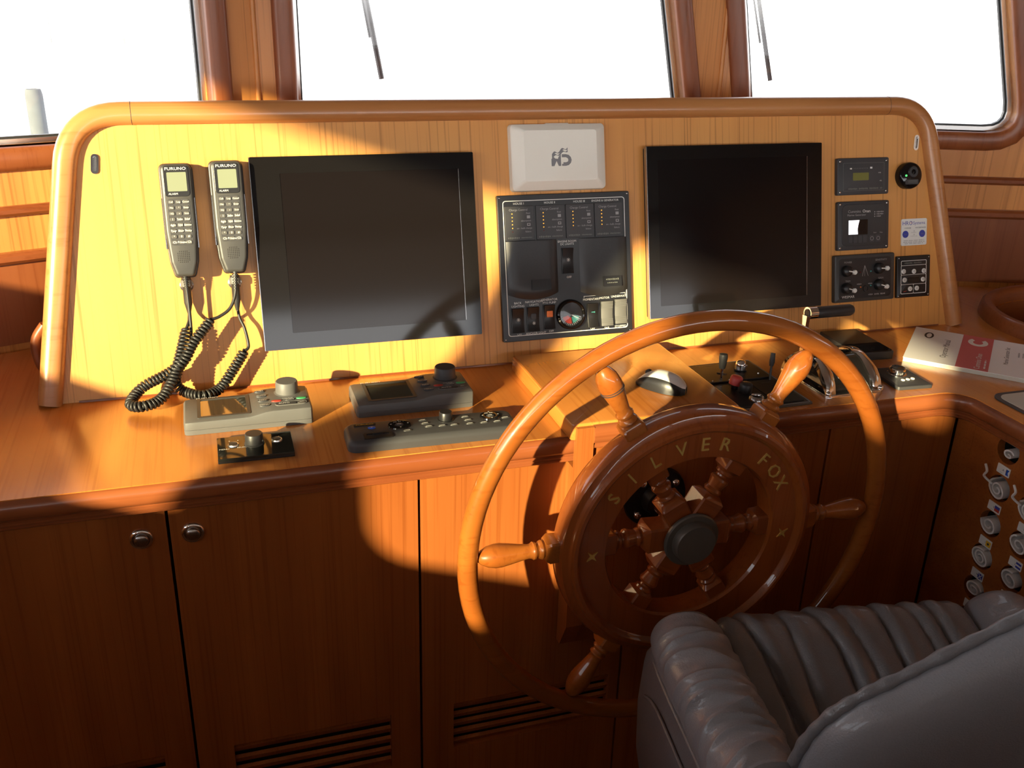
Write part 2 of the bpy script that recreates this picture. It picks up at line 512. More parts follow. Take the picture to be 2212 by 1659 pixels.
# rails on the wall below the front windows
RAIL = [(-0.010, 0), (-0.010, 0.008), (-0.004, 0.014), (0.004, 0.014), (0.010, 0.008), (0.010, 0)]
RAIL2 = [(-0.011, 0), (-0.011, 0.012), (-0.004, 0.020), (0.006, 0.020), (0.012, 0.014), (0.012, 0)]
def rail(k, F, s0, s1, z, prof, m='trim_x'):
    return struct(MB().sweep(prof, [(s1, z, 0), (s0, z, 0)], (0, 0, 1), F).build('trim_%d' % k, m, smooth=40))
rail(1, FL, -1.12, 0.60, 1.236, RAIL); rail(2, FL, -1.12, 0.60, 1.142, RAIL2)
rail(3, FR, 0.0, 1.69, 1.236, RAIL); rail(4, FR, 0.0, 1.69, 1.148, RAIL2)
rail(5, FC, 0.14, 1.29, 1.236, RAIL)
# darker lower wall boards under the rails
struct(MB().box(-1.12, 0.96, 0.0, 0.60, 1.135, 0.003, FL).build('trim_6', 'trim_z'))
struct(MB().box(0.0, 0.96, 0.0, 1.69, 1.14, 0.003, FR).build('trim_7', 'trim_z'))
# rounded corner beads between the front walls
for k, (x, y) in ((8, (0.14, 2.286)), (9, (1.29, 2.286))):
    struct(MB().tube([(x, y, 0.96), (x, y, CEIL)], 0.006, 10).build('trim_%d' % k, 'veneer', smooth=60))

# ================================================================== DESK
desk = thing('helm_desk', 'long cherry wood helm desk with rounded moulded front edge', 'desk', T(0, 0, 0))
WELL = (2.03, 1.68, 0.215)
fil = [(1.37+0.05*sin(t), 1.368+0.05*cos(t)) for t in [PI/2*k/6 for k in range(7)]]
outline = [(-1.485, 1.418)]+fil+[(1.42, 0.10), (2.88, 0.10), (2.88, 1.715), (1.29, 2.268), (0.14, 2.268), (-1.485, 1.70)]
MB().holed(list(outline), [circle(WELL[0], WELL[1], WELL[2], 40)], DZ-0.03, DZ).build('top', 'desk_wood', desk)
EDGE = [(-0.02, 0), (0, 0), (0.006, -0.002), (0.011, -0.008), (0.013, -0.018), (0.012, -0.028), (0.008, -0.034), (0.003, -0.036), (0.003, -0.038),
        (0.006, -0.040), (0.006, -0.043), (0.002, -0.045), (0.004, -0.047), (0.004, -0.050), (0, -0.053), (-0.02, -0.053)]
epath = [(-1.485, 1.418+0.0, DZ)]+[(x, y, DZ) for x, y in fil]+[(1.42, 0.10, DZ)]
EDGE = [(a-0.004, b-0.0003) for a, b in EDGE]
MB().sweep(EDGE, epath, (0, 0, 1)).build('edge_moulding', 'trim_x', desk, smooth=35)
coam = MB().ring([(0.215, -0.03), (0.215, 0.022), (0.220, 0.030), (0.228, 0.034), (0.240, 0.033), (0.247, 0.026), (0.250, 0.012), (0.250, 0.0)], 56, T(WELL[0], WELL[1], DZ)).build('well_coaming', 'trim_x', desk, smooth=35)
MB().lathe([(0.214, 0.0), (0.214, -0.16), (0.20, -0.18), (0.0005, -0.18)], 40, T(WELL[0], WELL[1], DZ-0.001), cap=False).build('well', 'trim_x', desk, smooth=35)

# return leg: signal-flag locker
FK = frame((0, -1, 0), (0, 0, 1), (-1, 0, 0), (1.45, 1.30, 0))   # local x runs towards the viewer
lock = thing('flag_locker', 'wooden signal flag locker with rows of round pigeonholes', 'locker', FK)
rows = [0.868, 0.785, 0.704, 0.627, 0.550, 0.472]
holes = [(0.0, z) for z in rows]+[(0.080, z) for z in (0.855, 0.780, 0.703, 0.624, 0.545)]
MB().holed([(-0.09, 0.10), (1.10, 0.10), (1.10, 0.893), (-0.09, 0.893)], [circle(x, z, 0.0275, 20) for x, z in holes], -0.018, 0.0).build('face_board', 'veneer_door', lock)
for x, z in holes:
    MB().lathe([(0.0275, -0.0179), (0.0275, -0.12), (0.0005, -0.12)], 20, T(x, z, 0), cap=False).build('pigeonhole', 'dark_hole', lock, smooth=60)
MB().box(-0.139, 0.10, -0.018, -0.0905, 0.893, 0.0).build('corner_post', 'veneer_door', lock)
MB().box(-0.09, 0.10, -1.40, 1.10, 0.893, -0.13).build('carcass', 'veneer_door', lock)
# code-flag cards under the holes
def card(x, z, kind, letter):
    c = MB().slab(rrect(-0.016, -0.0095, 0.016, 0.0095, 0.001), 0, 0.0012).build('label_card', 'white_print', lock, T(x+0.001, z, 0.0002) @ RZ(R(-2)))
    c['label'] = 'white card with a small printed code flag'
    z0 = 0.0015
    MB().text(letter, 0.0, 0.0, 0.006, z0).text('----', -0.004, -0.006, 0.005, z0).build('card_print', 'ink', c)
    def q(x0, y0, x1, y1, m): MB().box(x0, y0, z0, x1, y1, z0+0.0003).build('printed_flag', m, c)
    if kind == 'A':
        q(0.003, -0.006, 0.0085, 0.006, 'paper')
        MB().prism([(0.007, -0.006), (0.0145, -0.006), (0.0115, 0), (0.0145, 0.006), (0.007, 0.006)], z0, z0+0.0003).build('printed_flag', 'blue_button', c)
    elif kind == 'E': q(0.002, 0, 0.0145, 0.006, 'blue_print'); q(0.002, -0.006, 0.0145, 0, 'red_print')
    elif kind == 'I':
        q(0.002, -0.006, 0.0145, 0.006, 'yellow_print')
        MB().prism(circle(0.008, 0, 0.0026, 12), z0+0.0003, z0+0.0005).build('printed_flag', 'ink', c)
    elif kind == 'M':
        q(0.002, -0.006, 0.0145, 0.006, 'blue_print')
        MB().add([(0.002, 0.006, z0+.0005), (0.004, 0.006, z0+.0005), (0.0145, -0.006, z0+.0005), (0.0125, -0.006, z0+.0005)], [(0, 1, 2, 3)]).add([(0.0125, 0.006, z0+.0005), (0.0145, 0.006, z0+.0005), (0.004, -0.006, z0+.0005), (0.002, -0.006, z0+.0005)], [(0, 1, 2, 3)]).build('printed_flag', 'white_print', c)
    elif kind == 'J': q(0.002, 0.002, 0.0145, 0.006, 'blue_print'); q(0.002, -0.006, 0.0145, -0.002, 'blue_print')
    else:
        m = MB()
        for i in range(4):
            for j in range(4):
                if (i+j) % 2 == 0: m.box(0.002+i*0.0031, -0.006+j*0.003, z0, 0.0051+i*0.0031, -0.003+j*0.003, z0+0.0003)
        m.build('printed_flag', 'blue_print', c)
for (x, z), k, t in zip(holes[:5], 'AEIMA', 'AEIMQ'): card(x, z-0.042, k, t)
for (x, z), k, t in zip(holes[6:11], 'EIJNM', 'BFJNR'): card(x, z-0.042, k, t)
# rolled flags
def flag(x, z, turns, ph, r0, out, squash, label, toggle=False):
    M = FK @ T(x, z, 0)
    o = thing('rolled_flag', label, 'flag', M, 'rolled signal flags in the locker')
    n = int(turns*18); L = []
    th = 0.0038
    pin, pout = [], []
    for k in range(n+1):
        a = ph+2*PI*k/18
        r = r0*(1-0.70*k/n)*(1+0.07*sin(2.3*a+ph))
        dx, dy = cos(a), sin(a)*squash
        pout.append((r*dx, r*dy)); pin.append(((r-th)*dx, (r-th)*dy))
    L = []
    for i in range(n+1):
        w = out*0.5+0.002*sin(i*0.35+ph)
        a, b = pout[i], pin[i]
        L.append([(a[0], a[1], -0.09), (a[0], a[1], w), (b[0], b[1], w), (b[0], b[1], -0.09)])
    MB().loops(L).build('cloth', 'canvas', o, smooth=60)
    if toggle:
        p = catmull([(-r0*0.6, r0*0.3, out-0.004), (-r0*1.0, r0*0.9, out+0.010), (-r0*0.75, r0*1.5, out+0.012), (-r0*1.2, r0*1.9, out+0.008)], 5)
        MB().tube(p, 0.0026, 6).build('halyard_loop', 'canvas', o, smooth=60)
    return o
flag(0.006, 0.862, 1.2, 0.4, 0.015, 0.008, 0.95, 'short rolled white flag in the topmost locker hole')
flag(0.0, 0.783, 1.9, 2.2, 0.0235, 0.010, 0.95, 'white flag with a loose loop in the second hole down', True)
flag(0.0, 0.702, 1.6, 2.9, 0.0235, 0.008, 0.9, 'loosely rolled white flag in the third hole down')
flag(0.0, 0.626, 2.3, 1.2, 0.0245, 0.009, 1.0, 'tightly rolled white flag in the fourth hole down')
flag(0.0, 0.549, 1.6, 0.3, 0.0225, 0.004, 0.95, 'rolled pale flag low in the locker behind the chair')
flag(0.080, 0.778, 1.8, 2.5, 0.0235, 0.014, 0.95, 'rolled white flag with toggle loop in the near column', True)
flag(0.080, 0.702, 1.5, 1.9, 0.0240, 0.010, 0.9, 'wide rolled white flag in the near column above the blue striped card')
flag(0.080, 0.624, 1.7, 1.3, 0.0230, 0.010, 1.0, 'rolled white flag in the near column above the checkered card')

# ================================================================== BASE CABINETS
def cabinet(x0, x1, louvre, knobx, label):
    c = thing('base_cabinet', label, 'cabinet', T(x0, 1.44, 0), 'cabinets under the helm desk')
    w = x1-x0
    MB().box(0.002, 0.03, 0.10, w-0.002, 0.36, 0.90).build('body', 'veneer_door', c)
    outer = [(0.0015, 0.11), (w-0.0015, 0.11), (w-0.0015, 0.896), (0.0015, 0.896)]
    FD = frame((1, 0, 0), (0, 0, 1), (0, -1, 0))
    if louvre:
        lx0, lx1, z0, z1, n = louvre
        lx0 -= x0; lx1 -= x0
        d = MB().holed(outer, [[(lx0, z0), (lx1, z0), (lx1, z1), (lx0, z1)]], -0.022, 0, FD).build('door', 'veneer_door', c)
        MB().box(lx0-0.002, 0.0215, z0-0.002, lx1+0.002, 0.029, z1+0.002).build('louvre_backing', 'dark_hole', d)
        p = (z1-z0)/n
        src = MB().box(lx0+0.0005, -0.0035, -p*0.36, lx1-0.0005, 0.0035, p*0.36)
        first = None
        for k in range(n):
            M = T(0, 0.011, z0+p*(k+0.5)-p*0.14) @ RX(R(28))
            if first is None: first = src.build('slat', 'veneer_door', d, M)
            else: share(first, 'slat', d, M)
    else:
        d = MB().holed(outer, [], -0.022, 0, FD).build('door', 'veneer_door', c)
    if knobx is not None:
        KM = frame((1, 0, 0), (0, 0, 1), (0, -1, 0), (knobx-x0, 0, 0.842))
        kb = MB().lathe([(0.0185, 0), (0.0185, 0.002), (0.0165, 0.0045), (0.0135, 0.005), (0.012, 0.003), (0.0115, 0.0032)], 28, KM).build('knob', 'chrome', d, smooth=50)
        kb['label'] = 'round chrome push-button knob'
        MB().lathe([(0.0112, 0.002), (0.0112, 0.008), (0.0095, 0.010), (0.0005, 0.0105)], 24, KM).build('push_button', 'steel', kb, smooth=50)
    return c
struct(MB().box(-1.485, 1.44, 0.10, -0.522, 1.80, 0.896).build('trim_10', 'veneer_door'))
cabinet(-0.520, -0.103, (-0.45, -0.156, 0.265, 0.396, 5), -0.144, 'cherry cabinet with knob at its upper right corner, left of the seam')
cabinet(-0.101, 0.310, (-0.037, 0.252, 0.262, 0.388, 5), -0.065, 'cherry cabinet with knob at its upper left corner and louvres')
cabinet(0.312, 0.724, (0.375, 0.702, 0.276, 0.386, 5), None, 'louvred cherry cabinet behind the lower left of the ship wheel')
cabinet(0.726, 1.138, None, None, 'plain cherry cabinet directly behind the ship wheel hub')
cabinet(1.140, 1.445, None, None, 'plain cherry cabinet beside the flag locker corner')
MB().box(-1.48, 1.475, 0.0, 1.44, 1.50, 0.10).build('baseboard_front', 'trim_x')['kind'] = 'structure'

# ================================================================== HELM PEDESTAL
ped = thing('helm_pedestal', 'raised wooden box on the desk above the steering column', 'pedestal', T(0, 0, 0))
MB().slab(rrect(0.572, 1.398, 0.902, 1.742, 0.006), DZ+0.0005, 0.981, 0.004).build('box_top', 'desk_wood', ped, smooth=30)
NOSE = [(-0.006, 0), (0, 0), (0.006, -0.003), (0.010, -0.010), (0.010, -0.024), (0.006, -0.032), (0.002, -0.034), (0.004, -0.037), (0.004, -0.042), (0, -0.045), (-0.006, -0.045)]
MB().sweep(NOSE, [(0.612, 1.396, 0.976), (0.902, 1.396, 0.976)], (0, 0, 1)).build('front_nosing', 'trim_x', ped, smooth=35)
prof = [(1.390, 0.975), (1.402, 0.975), (1.402, DZ-0.056), (1.436, DZ-0.056), (1.436, 0.50), (1.420, 0.50), (1.390, 0.56)]
MB().loops([[(x, y, z) for y, z in prof] for x in (0.580, 0.612)]).build('corner_post', 'veneer_door', ped)
prof2 = [(1.399, 0.979), (1.402, 0.979), (1.402, DZ-0.056), (1.436, DZ-0.056), (1.436, 0.50), (1.420, 0.50), (1.398, 0.56)]
MB().loops([[(x, y, z) for y, z in prof2] for x in (0.6121, 0.902)]).build('front_board', 'veneer_door', ped)

# ================================================================== INSTRUMENT CONSOLE
TILT = R(14.046)
MP = frame((1, 0, 0), (0, sin(TILT), cos(TILT)), (0, -cos(TILT), sin(TILT)), (0, 1.774, DZ))
con = thing('instrument_console', 'sloping cherry veneer dashboard with thick rounded wooden rim', 'console', MP)
rim_c = round_poly([(-0.299, 0.0), (-0.2125, 0.514), (1.608, 0.514), (1.705, 0.0)], [0, 0.105, 0.105, 0], 10)
# drop the base corner duplicates, open path from left base to right base
face = [(x, y) for x, y in rim_c]
MB().prism(ccw(face), -0.012, 0.0).build('face_board', 'veneer_panel', con)
RP = [(-0.020, -0.004), (-0.020, 0.004), (-0.0175, 0.011), (-0.012, 0.0165), (-0.003, 0.019), (0.006, 0.019), (0.014, 0.0165), (0.019, 0.011), (0.021, 0.003), (0.021, -0.020)]
rp = MB().sweep(RP, [(x, y, 0) for x, y in rim_c], (0, 0, 1)).build('rim', 'rim_wood', con, smooth=50)
# joints of the rim sections
for u in (-0.108, 1.502):
    MB().sweep([(a_*1.012, b_*1.012+0.0001) for a_, b_ in RP], [(u-0.0004, 0.514, 0), (u+0.0004, 0.514, 0)], (0, 0, 1)).build('rim_joint', 'ink', rp)
# housing behind
inner_back = []
Mi = MP.inverted()
L0 = [(x, y, -0.004) for x, y in offset_poly(ccw(face), 0.016)]
sh = Mi.to_3x3() @ Vector((0, 0.12, -0.02))
L0 = [(p[0], max(p[1], 0.0), p[2]) for p in L0]
L1 = [tuple(Vector(p)+(sh if p[1] > 0.05 else Mi.to_3x3() @ Vector((0, 0.20, 0)))) for p in L0]
MB().loops([L0, L1], cap0=False).build('housing', 'trim_x', con)
for u, v in ((-0.178, 0.426), (1.586, 0.430)):
    l = MB().holed(rrect(-0.0065, -0.0175, 0.0065, 0.0175, 0.0064), [rrect(-0.0032, -0.013, 0.0032, 0.013, 0.0031)], 0, 0.003).build('flush_latch', 'chrome', con, T(u, v, 0) @ RZ(R(-6)))
    l['label'] = 'small chrome oblong latch'
    MB().slab(rrect(-0.0032, -0.013, 0.0032, 0.013, 0.0031), 0.0, 0.0012).build('latch_slot', 'steel', l)
MB().box(-0.25, -0.0005, 0.0005, 1.66, 0.003, 0.003).build('base_joint', 'trim_x', con)
# wooden hand hold on the console's left side
MB().tube(catmull([(-0.306, 1.90, 0.958), (-0.324, 1.90, 0.985), (-0.326, 1.90, 1.03), (-0.306, 1.90, 1.062)], 6), 0.010, 10).build('hand_hold', 'trim_z', None, smooth=60)
tag(bpy.data.objects['hand_hold'], 'small reddish wooden hand hold behind the left console rim', 'handle')

def pan(name, label, cat, u, v, group=None, rot=0.0):
    return thing(name, label, cat, MP @ T(u, v, 0) @ RZ(rot), group)

# ================================================================== ON THE CONSOLE
def scrib(mb, x, y, w, h, z_, words=2):
    # unreadable small print: short strokes in word groups, centred on (x, y)
    n = max(3, int(w/(h*0.9))); gap = max(1, n//(words+0) if words else n)
    for k in range(n):
        if words > 1 and k % gap == gap-1: continue
        x0 = x-w/2+w*k/n
        mb.box(x0, y-h/2*(0.7+0.3*((k*7) % 3)/2), z_, x0+w/n*0.62, y+h/2*(0.7+0.3*((k*5) % 3)/2), z_+0.0001)
    return mb
def screw(M, parent, r=0.0022):
    return MB().lathe([(r, 0), (r, 0.0006), (r*0.6, 0.0011), (0.0002, 0.0012)], 10, M).build('screw', 'steel', parent, smooth=60)
# --- monitors
def monitor(u0, u1, v0, v1, sc, label):
    cu, cv = (u0+u1)/2, (v0+v1)/2
    m = pan('flat_monitor', label, 'monitor', cu, cv, 'console monitors')
    w, h = (u1-u0)/2, (v1-v0)/2
    s = [(sc[0]-cu), (sc[1]-cv), (sc[2]-cu), (sc[3]-cv)]
    MB().slab(rrect(-w+0.002, -h+0.002, w-0.002, h-0.002, 0.003), 0.0003, 0.017, 0).build('case', 'black_plastic', m)
    MB().holed(rrect(-w, -h, w, h, 0.002, 2), [rrect(s[0], s[1], s[2], s[3], 0.001, 1)], 0.017, 0.023).build('bezel', 'black_gloss', m)
    MB().box(s[0], s[1], 0.0172, s[2], s[3], 0.0222).build('screen', 'screen_glass', m)
    MB().box(s[2]-0.0008, s[1], 0.0222, s[2], s[3], 0.0229).build('screen_edge', 'steel', m)
    MB().box(-w-0.0012, -h, 0.012, -w-0.0001, h, 0.0232).build('side_trim', 'steel', m)
    return m
monitor(0.088, 0.516, 0.069, 0.430, (0.141, 0.100, 0.485, 0.399), 'large black flat monitor left of the switch panel')
monitor(0.892, 1.317, 0.072, 0.433, (0.917, 0.098, 1.280, 0.405), 'large black flat monitor right of the switch panel')

# --- white weather cover
wbx = pan('instrument_cover', 'white plastic instrument cover with grey wave logo above the switch panel', 'cover', 0.6995, 0.417)
o0 = rrect(-0.103, -0.067, 0.103, 0.067, 0.008); o1 = rrect(-0.1015, -0.0655, 0.1015, 0.0655, 0.008); o2 = rrect(-0.078, -0.048, 0.078, 0.052, 0.006)
o15 = rrect(-0.099, -0.063, 0.099, 0.063, 0.008)
MB().loops([[(x, y, 0.0002) for x, y in o0], [(x, y, 0.014) for x, y in o1], [(x, y, 0.0175) for x, y in o15], [(x, y, 0.029) for x, y in o2]]).build('shell', 'white_plastic', wbx, smooth=25)
MB().slab(rrect(-0.026, 0.060, 0.026, 0.0675, 0.003), 0.002, 0.012, 0.002).build('pull_tab', 'white_plastic', wbx)
lg = MB()
z = 0.0294
def band(y0):
    top, bot = [], []
    for k in range(17):
        t = k/16; x = -0.020+0.034*t
        yy_ = y0+0.013*t+0.0022*sin(t*4*PI-0.6)
        wdt = 0.0016+0.0012*sin(t*4*PI+0.6)
        top.append((x, yy_+wdt, z)); bot.append((x, yy_-wdt, z))
    lg.add(top+bot, [(k, 17+k, 18+k, k+1) for k in range(16)])
band(0.0035); band(-0.001)
M0 = [(-0.0215, -0.019), (-0.0155, -0.019), (-0.0105, -0.009), (-0.006, -0.019), (-0.001, -0.019), (-0.001, 0.004), (-0.006, -0.001), (-0.0075, -0.005), (-0.0135, -0.004), (-0.0165, -0.001), (-0.0215, -0.005)]
lg.holed(ccw(M0), [], z-0.0002, z)
D0 = [(0.001, -0.019), (0.012, -0.019)]+[(0.012+0.0105*cos(t), -0.0075+0.0115*sin(t)) for t in [R(-90+18*k) for k in range(11)]][1:]+[(0.001, 0.004)]
D1 = [(0.001, -0.011), (0.011, -0.011), (0.0145, -0.0075), (0.011, -0.003), (0.001, -0.003)]
DD = [(0.001, -0.019), (0.010, -0.019), (0.016, -0.0175), (0.0205, -0.013), (0.022, -0.0075), (0.0205, -0.002), (0.016, 0.0025), (0.010, 0.004), (0.001, 0.004), (0.001, -0.002), (0.010, -0.002), (0.014, -0.0045), (0.0150, -0.0075), (0.014, -0.0105), (0.010, -0.012), (0.004, -0.012), (0.004, -0.015), (0.001, -0.015)]
lg.holed(ccw(DD), [], z-0.0002, z)
lg.build('logo', 'logo_grey', wbx)

# --- switch panel
swp = pan('switch_panel', 'black engraved switch panel with charge indicators, rockers and gauge', 'switch panel', 0.710, 0.195)
MB().slab(rrect(-0.145, -0.149, 0.145, 0.149, 0.002, 1), 0.0003, 0.010, 0.001).build('plate', 'black_plastic', swp)
MB().holed(rrect(-0.134, -0.138, 0.134, 0.138, 0.006), [rrect(-0.1325, -0.1365, 0.1325, 0.1365, 0.005)], 0.0099, 0.0103).build('border_line', 'white_print', swp)
zt = 0.0104
tx = MB()
for t, x in (('HOUSE I', -0.100), ('HOUSE II', -0.033), ('HOUSE III', 0.032)): tx.text(t, x, 0.1345-0.003, 0.0062, zt)
tx.text('ENGINE & GENERATOR', 0.090, 0.1315, 0.0058, zt)
tx.text('ENGINE ROOM', 0.002, 0.051, 0.006, zt).text('DC LIGHTS', 0.002, 0.0455, 0.006, zt).text('OFF', 0.004, -0.023, 0.0062, zt)
tx.text('BACK', -0.111, -0.070, 0.0062, zt).text('LIGHTING', -0.111, -0.0765, 0.0062, zt)
tx.text('NAVIGATION', -0.076, -0.069, 0.0062, zt).text('LIGHTS', -0.076, -0.0755, 0.0062, zt)
tx.text('GENERATOR', -0.042, -0.067, 0.0062, zt).text('PTO PUMP', -0.042, -0.0735, 0.0062, zt)
tx.text('MOMENTARY', 0.052, -0.0725, 0.0062, zt).text('HORN', 0.081, -0.0635, 0.0062, zt).text('MOTOR', 0.082, -0.0715, 0.0062, zt).text('UNDERWAY', 0.1145, -0.070, 0.0062, zt)
tx.text('OFF', -0.110, -0.1385+0.004, 0.006, zt).text('ANCHOR LIGHT', -0.074, -0.1345, 0.006, zt).text('OFF', -0.040, -0.133, 0.006, zt).text('OFF', 0.053, -0.1365+0.002, 0.006, zt).text('SAIL', 0.086, -0.1355, 0.0065, zt).text('STOPPED', 0.117, -0.134, 0.0065, zt)
tx.box(0.035, -0.0655, zt, 0.070, -0.0648, zt+0.0001).box(0.035, -0.069, zt, 0.0357, -0.0648, zt+0.0001).box(0.092, -0.0635, zt, 0.130, -0.0628, zt+0.0001).box(0.1293, -0.068, zt, 0.130, -0.0628, zt+0.0001)
tx.build('lettering', 'white_print', swp)
for k, x in enumerate((-0.100, -0.033, 0.032, 0.096)):
    m = MB().slab(rrect(-0.031, -0.0345, 0.031, 0.0345, 0.001, 1), 0.0099, 0.0125, 0.0006).build('charge_indicator', 'dark_device', swp, T(x, 0.092, 0))
    m['label'] = 'square grey charge control module with amber lamps'
    t = MB(); zz = 0.0127
    t.text('Charge Control', -0.002, 0.027, 0.0062, zz)
    t.text('float', 0.019, 0.020, 0.005, zz).text('absorption', 0.014, 0.005, 0.005, zz).text('on - bulk charge', 0.010, -0.010, 0.005, zz).text('failure', 0.018, -0.017, 0.005, zz)
    t.box(0.016, 0.0095, zz, 0.023, 0.0155, zz+0.0001).holed([(0.016, -0.0055), (0.023, -0.0055), (0.023, 0.0), (0.016, 0.0)], [[(0.0175, -0.004), (0.0215, -0.004), (0.0215, -0.0012), (0.0175, -0.0012)]], zz, zz+0.0001)
    t.build('lettering', 'grey_print', m)
    scrib(scrib(MB(), -0.013, -0.029, 0.026, 0.0040, zz, 1), 0.0145, -0.029, 0.024, 0.0026, zz, 1).build('maker_name', 'dim_print', m)
    for j in range(6):
        lit = j < 5
        MB().lathe([(0.0012, 0), (0.0012, 0.0006), (0.0002, 0.0011)], 8).build('lamp', 'led_amber' if lit else 'led_red_off', m, T(-0.0155, 0.0195-0.0072*j, 0.0125))
def cover(x, y, w, h, label):
    def fn(a, b):
        xx_ = -w/2+w*a
        yy_ = h/2-(h+0.012*(1-(2*a-1)**2))*b
        zz_ = 0.0105+0.010*(1-abs(2*a-1)**6)*(0.75+0.5*b)*(1-max(0, b-0.9)*6)
        return (xx_, yy_, zz_)
    c = MB().grid(fn, 16, 12, T(x, y, 0)).build('flip_cover', 'soft_black', swp, smooth=50)
    MB().slab(rrect(-0.021, -0.011, 0.021, 0.011, 0.001, 1), 0, 0.0012).build('name_plate', 'black_plastic', c, T(x+0.014, y-0.036, 0.0228) @ RX(R(-4)))
    return c
cover(-0.076, 0.002, 0.110, 0.108, ''); cover(0.082, 0.000, 0.108, 0.110, '')
scrib(scrib(MB(), 0.096, -0.032, 0.030, 0.004, 0.0242, 1), 0.096, -0.040, 0.024, 0.004, 0.0242, 1).build('cover_lettering', 'dim_print', swp)
def rocker(x, y, w, h, m, icon=None, base=True):
    def prof(a): return 0.0105+0.0055*(1-0.9*sin(a*PI))+0.002*a
    L = []
    for k in range(9):
        a = k/8; yy_ = -h/2+h*a
        L.append([(-w/2, yy_, 0.0098), (w/2, yy_, 0.0098), (w/2, yy_, prof(a)-0.0006), (w/2-0.001, yy_, prof(a)), (-w/2+0.001, yy_, prof(a)), (-w/2, yy_, prof(a)-0.0006)])
    r = MB().loops(L).build('rocker_switch', m, swp, T(x, y, 0), smooth=35)
    MB().holed(rrect(-w/2-0.002, -h/2-0.002, w/2+0.002, h/2+0.002, 0.002), [rrect(-w/2-0.0002, -h/2-0.0002, w/2+0.0002, h/2+0.0002, 0.001)], 0.0098, 0.0115).build('switch_bezel', 'black_plastic', r)
    def lamp(yy_, rr=0.0025):
        t = MB(); zz = 0.0146
        t.lathe([(rr*0.55, 0), (0.0001, 0.0003)], 10, T(0, yy_, zz))
        for k in range(8):
            a = k*PI/4
            t.box(rr*0.75, -0.0003, 0, rr*1.6, 0.0003, 0.0002, T(0, yy_, zz) @ RZ(a))
        t.build('lamp_symbol', 'white_print', r)
    if icon == 'lamp': lamp(0.002)
    elif icon == 'nav': lamp(-0.008, 0.0022); MB().slab(rrect(-0.006, 0.0, 0.006, 0.012, 0.003), 0.0115, 0.0147, 0.001).build('lens', 'dark_device', r)
    elif icon == 'orange': MB().slab(rrect(-0.0065, 0.0, 0.0065, 0.013, 0.0008, 1), 0.0115, 0.0152, 0.0005).build('lens', 'orange_lens', r)
    elif icon == 'horn': MB().prism([(-0.004, 0.006), (0.002, 0.006), (0.004, 0.0045), (0.004, 0.0085), (0.002, 0.0075), (-0.004, 0.0075)], 0.0146, 0.0149).build('horn_symbol', 'teal_print', r)
    elif icon == 'ribs':
        t = MB()
        for yy_ in (-0.019, -0.0155, -0.012, 0.012, 0.0155, 0.019): t.box(-w/2, yy_-0.0006, 0.012, w/2, yy_+0.0006, prof(yy_/h+0.5)+0.0007)
        t.build('grip_ribs', 'light_grey', r)
    return r
rocker(0.002, 0.011, 0.023, 0.052, 'black_plastic', 'lamp')
rocker(-0.1125, -0.106, 0.025, 0.050, 'black_plastic', 'lamp')
rocker(-0.079, -0.105, 0.025, 0.050, 'black_plastic', 'nav')
rocker(-0.0435, -0.103, 0.023, 0.050, 'black_plastic', 'orange')
rocker(0.0535, -0.106, 0.023, 0.050, 'black_plastic', 'horn')
rocker(0.086, -0.1045, 0.026, 0.052, 'light_grey', 'ribs')
rocker(0.1175, -0.102, 0.026, 0.052, 'light_grey', 'ribs')
g = MB().ring([(0.0255, 0.0098), (0.0255, 0.018), (0.028, 0.020), (0.031, 0.018), (0.032, 0.0098)], 40).build('gauge', 'black_gloss', swp, T(0.0035, -0.101, 0), smooth=40)
g['label'] = 'round black dial gauge with red and green sectors'
MB().lathe([(0.0256, 0.0098), (0.0256, 0.0125), (0.0002, 0.0126)], 40).build('dial', 'black_plastic', g)
def sector(a0, a1, r0, r1, z_, n=10):
    a = [R(a0+(a1-a0)*k/n) for k in range(n+1)]
    return MB().add([(r1*cos(t), r1*sin(t), z_) for t in a]+[(r0*cos(t), r0*sin(t), z_) for t in a], [(k, k+1, n+2+k, n+1+k) for k in range(n)])
sector(195, 275, 0.006, 0.019, 0.0129).build('red_sector', 'red_print', g)
sector(285, 345, 0.006, 0.019, 0.0129).build('green_sector', 'teal_print', g)
t = MB()
for k in range(15): t.box(0.0195, -0.0003, 0.0129, 0.0225, 0.0003, 0.0131, RZ(R(190+k*11)))
t.build('scale', 'white_print', g)
MB().box(0.002, -0.0006, 0.0135, 0.019, 0.0006, 0.0139, RZ(R(-28))).build('needle', 'white_print', g)
MB().lathe([(0.0254, 0.0162), (0.0002, 0.0168)], 32, cap=False).build('lens', 'gauge_glass', g)
for x, y in ((-0.140, 0.144), (0.140, 0.144), (-0.140, -0.144), (0.140, -0.144)): screw(T(x, y, 0.010), swp)

# --- instruments right of the second monitor
def inst(name, label, cu, cv, w, h, r, m='dark_device', d=0.010, bev=0.002):
    o = pan(name, label, 'instrument', cu, cv)
    MB().slab(rrect(-w/2, -h/2, w/2, h/2, r), 0.0003, d, bev).build('bezel', m, o, smooth=30)
    return o
a = inst('battery_monitor', 'dark grey battery monitor with olive display at the console upper right', 1.4365, 0.3575, 0.138, 0.082, 0.004)
MB().holed(rrect(-0.054, -0.032, 0.056, 0.030, 0.002), [rrect(-0.0535, -0.0315, 0.0555, 0.0295, 0.0018)], 0.0099, 0.0103).build('inlay_line', 'dim_print', a)
MB().slab(rrect(-0.028, -0.009, 0.014, 0.008, 0.001, 1), 0.0098, 0.0108).build('display', 'lcd_olive', a)
scrib(MB(), 0.006, -0.0275, 0.092, 0.0038, 0.0104, 3).build('lettering', 'dim_print', a)
MB().box(-0.036, 0.016, 0.0101, -0.031, 0.019, 0.0105).build('symbol', 'white_print', a)
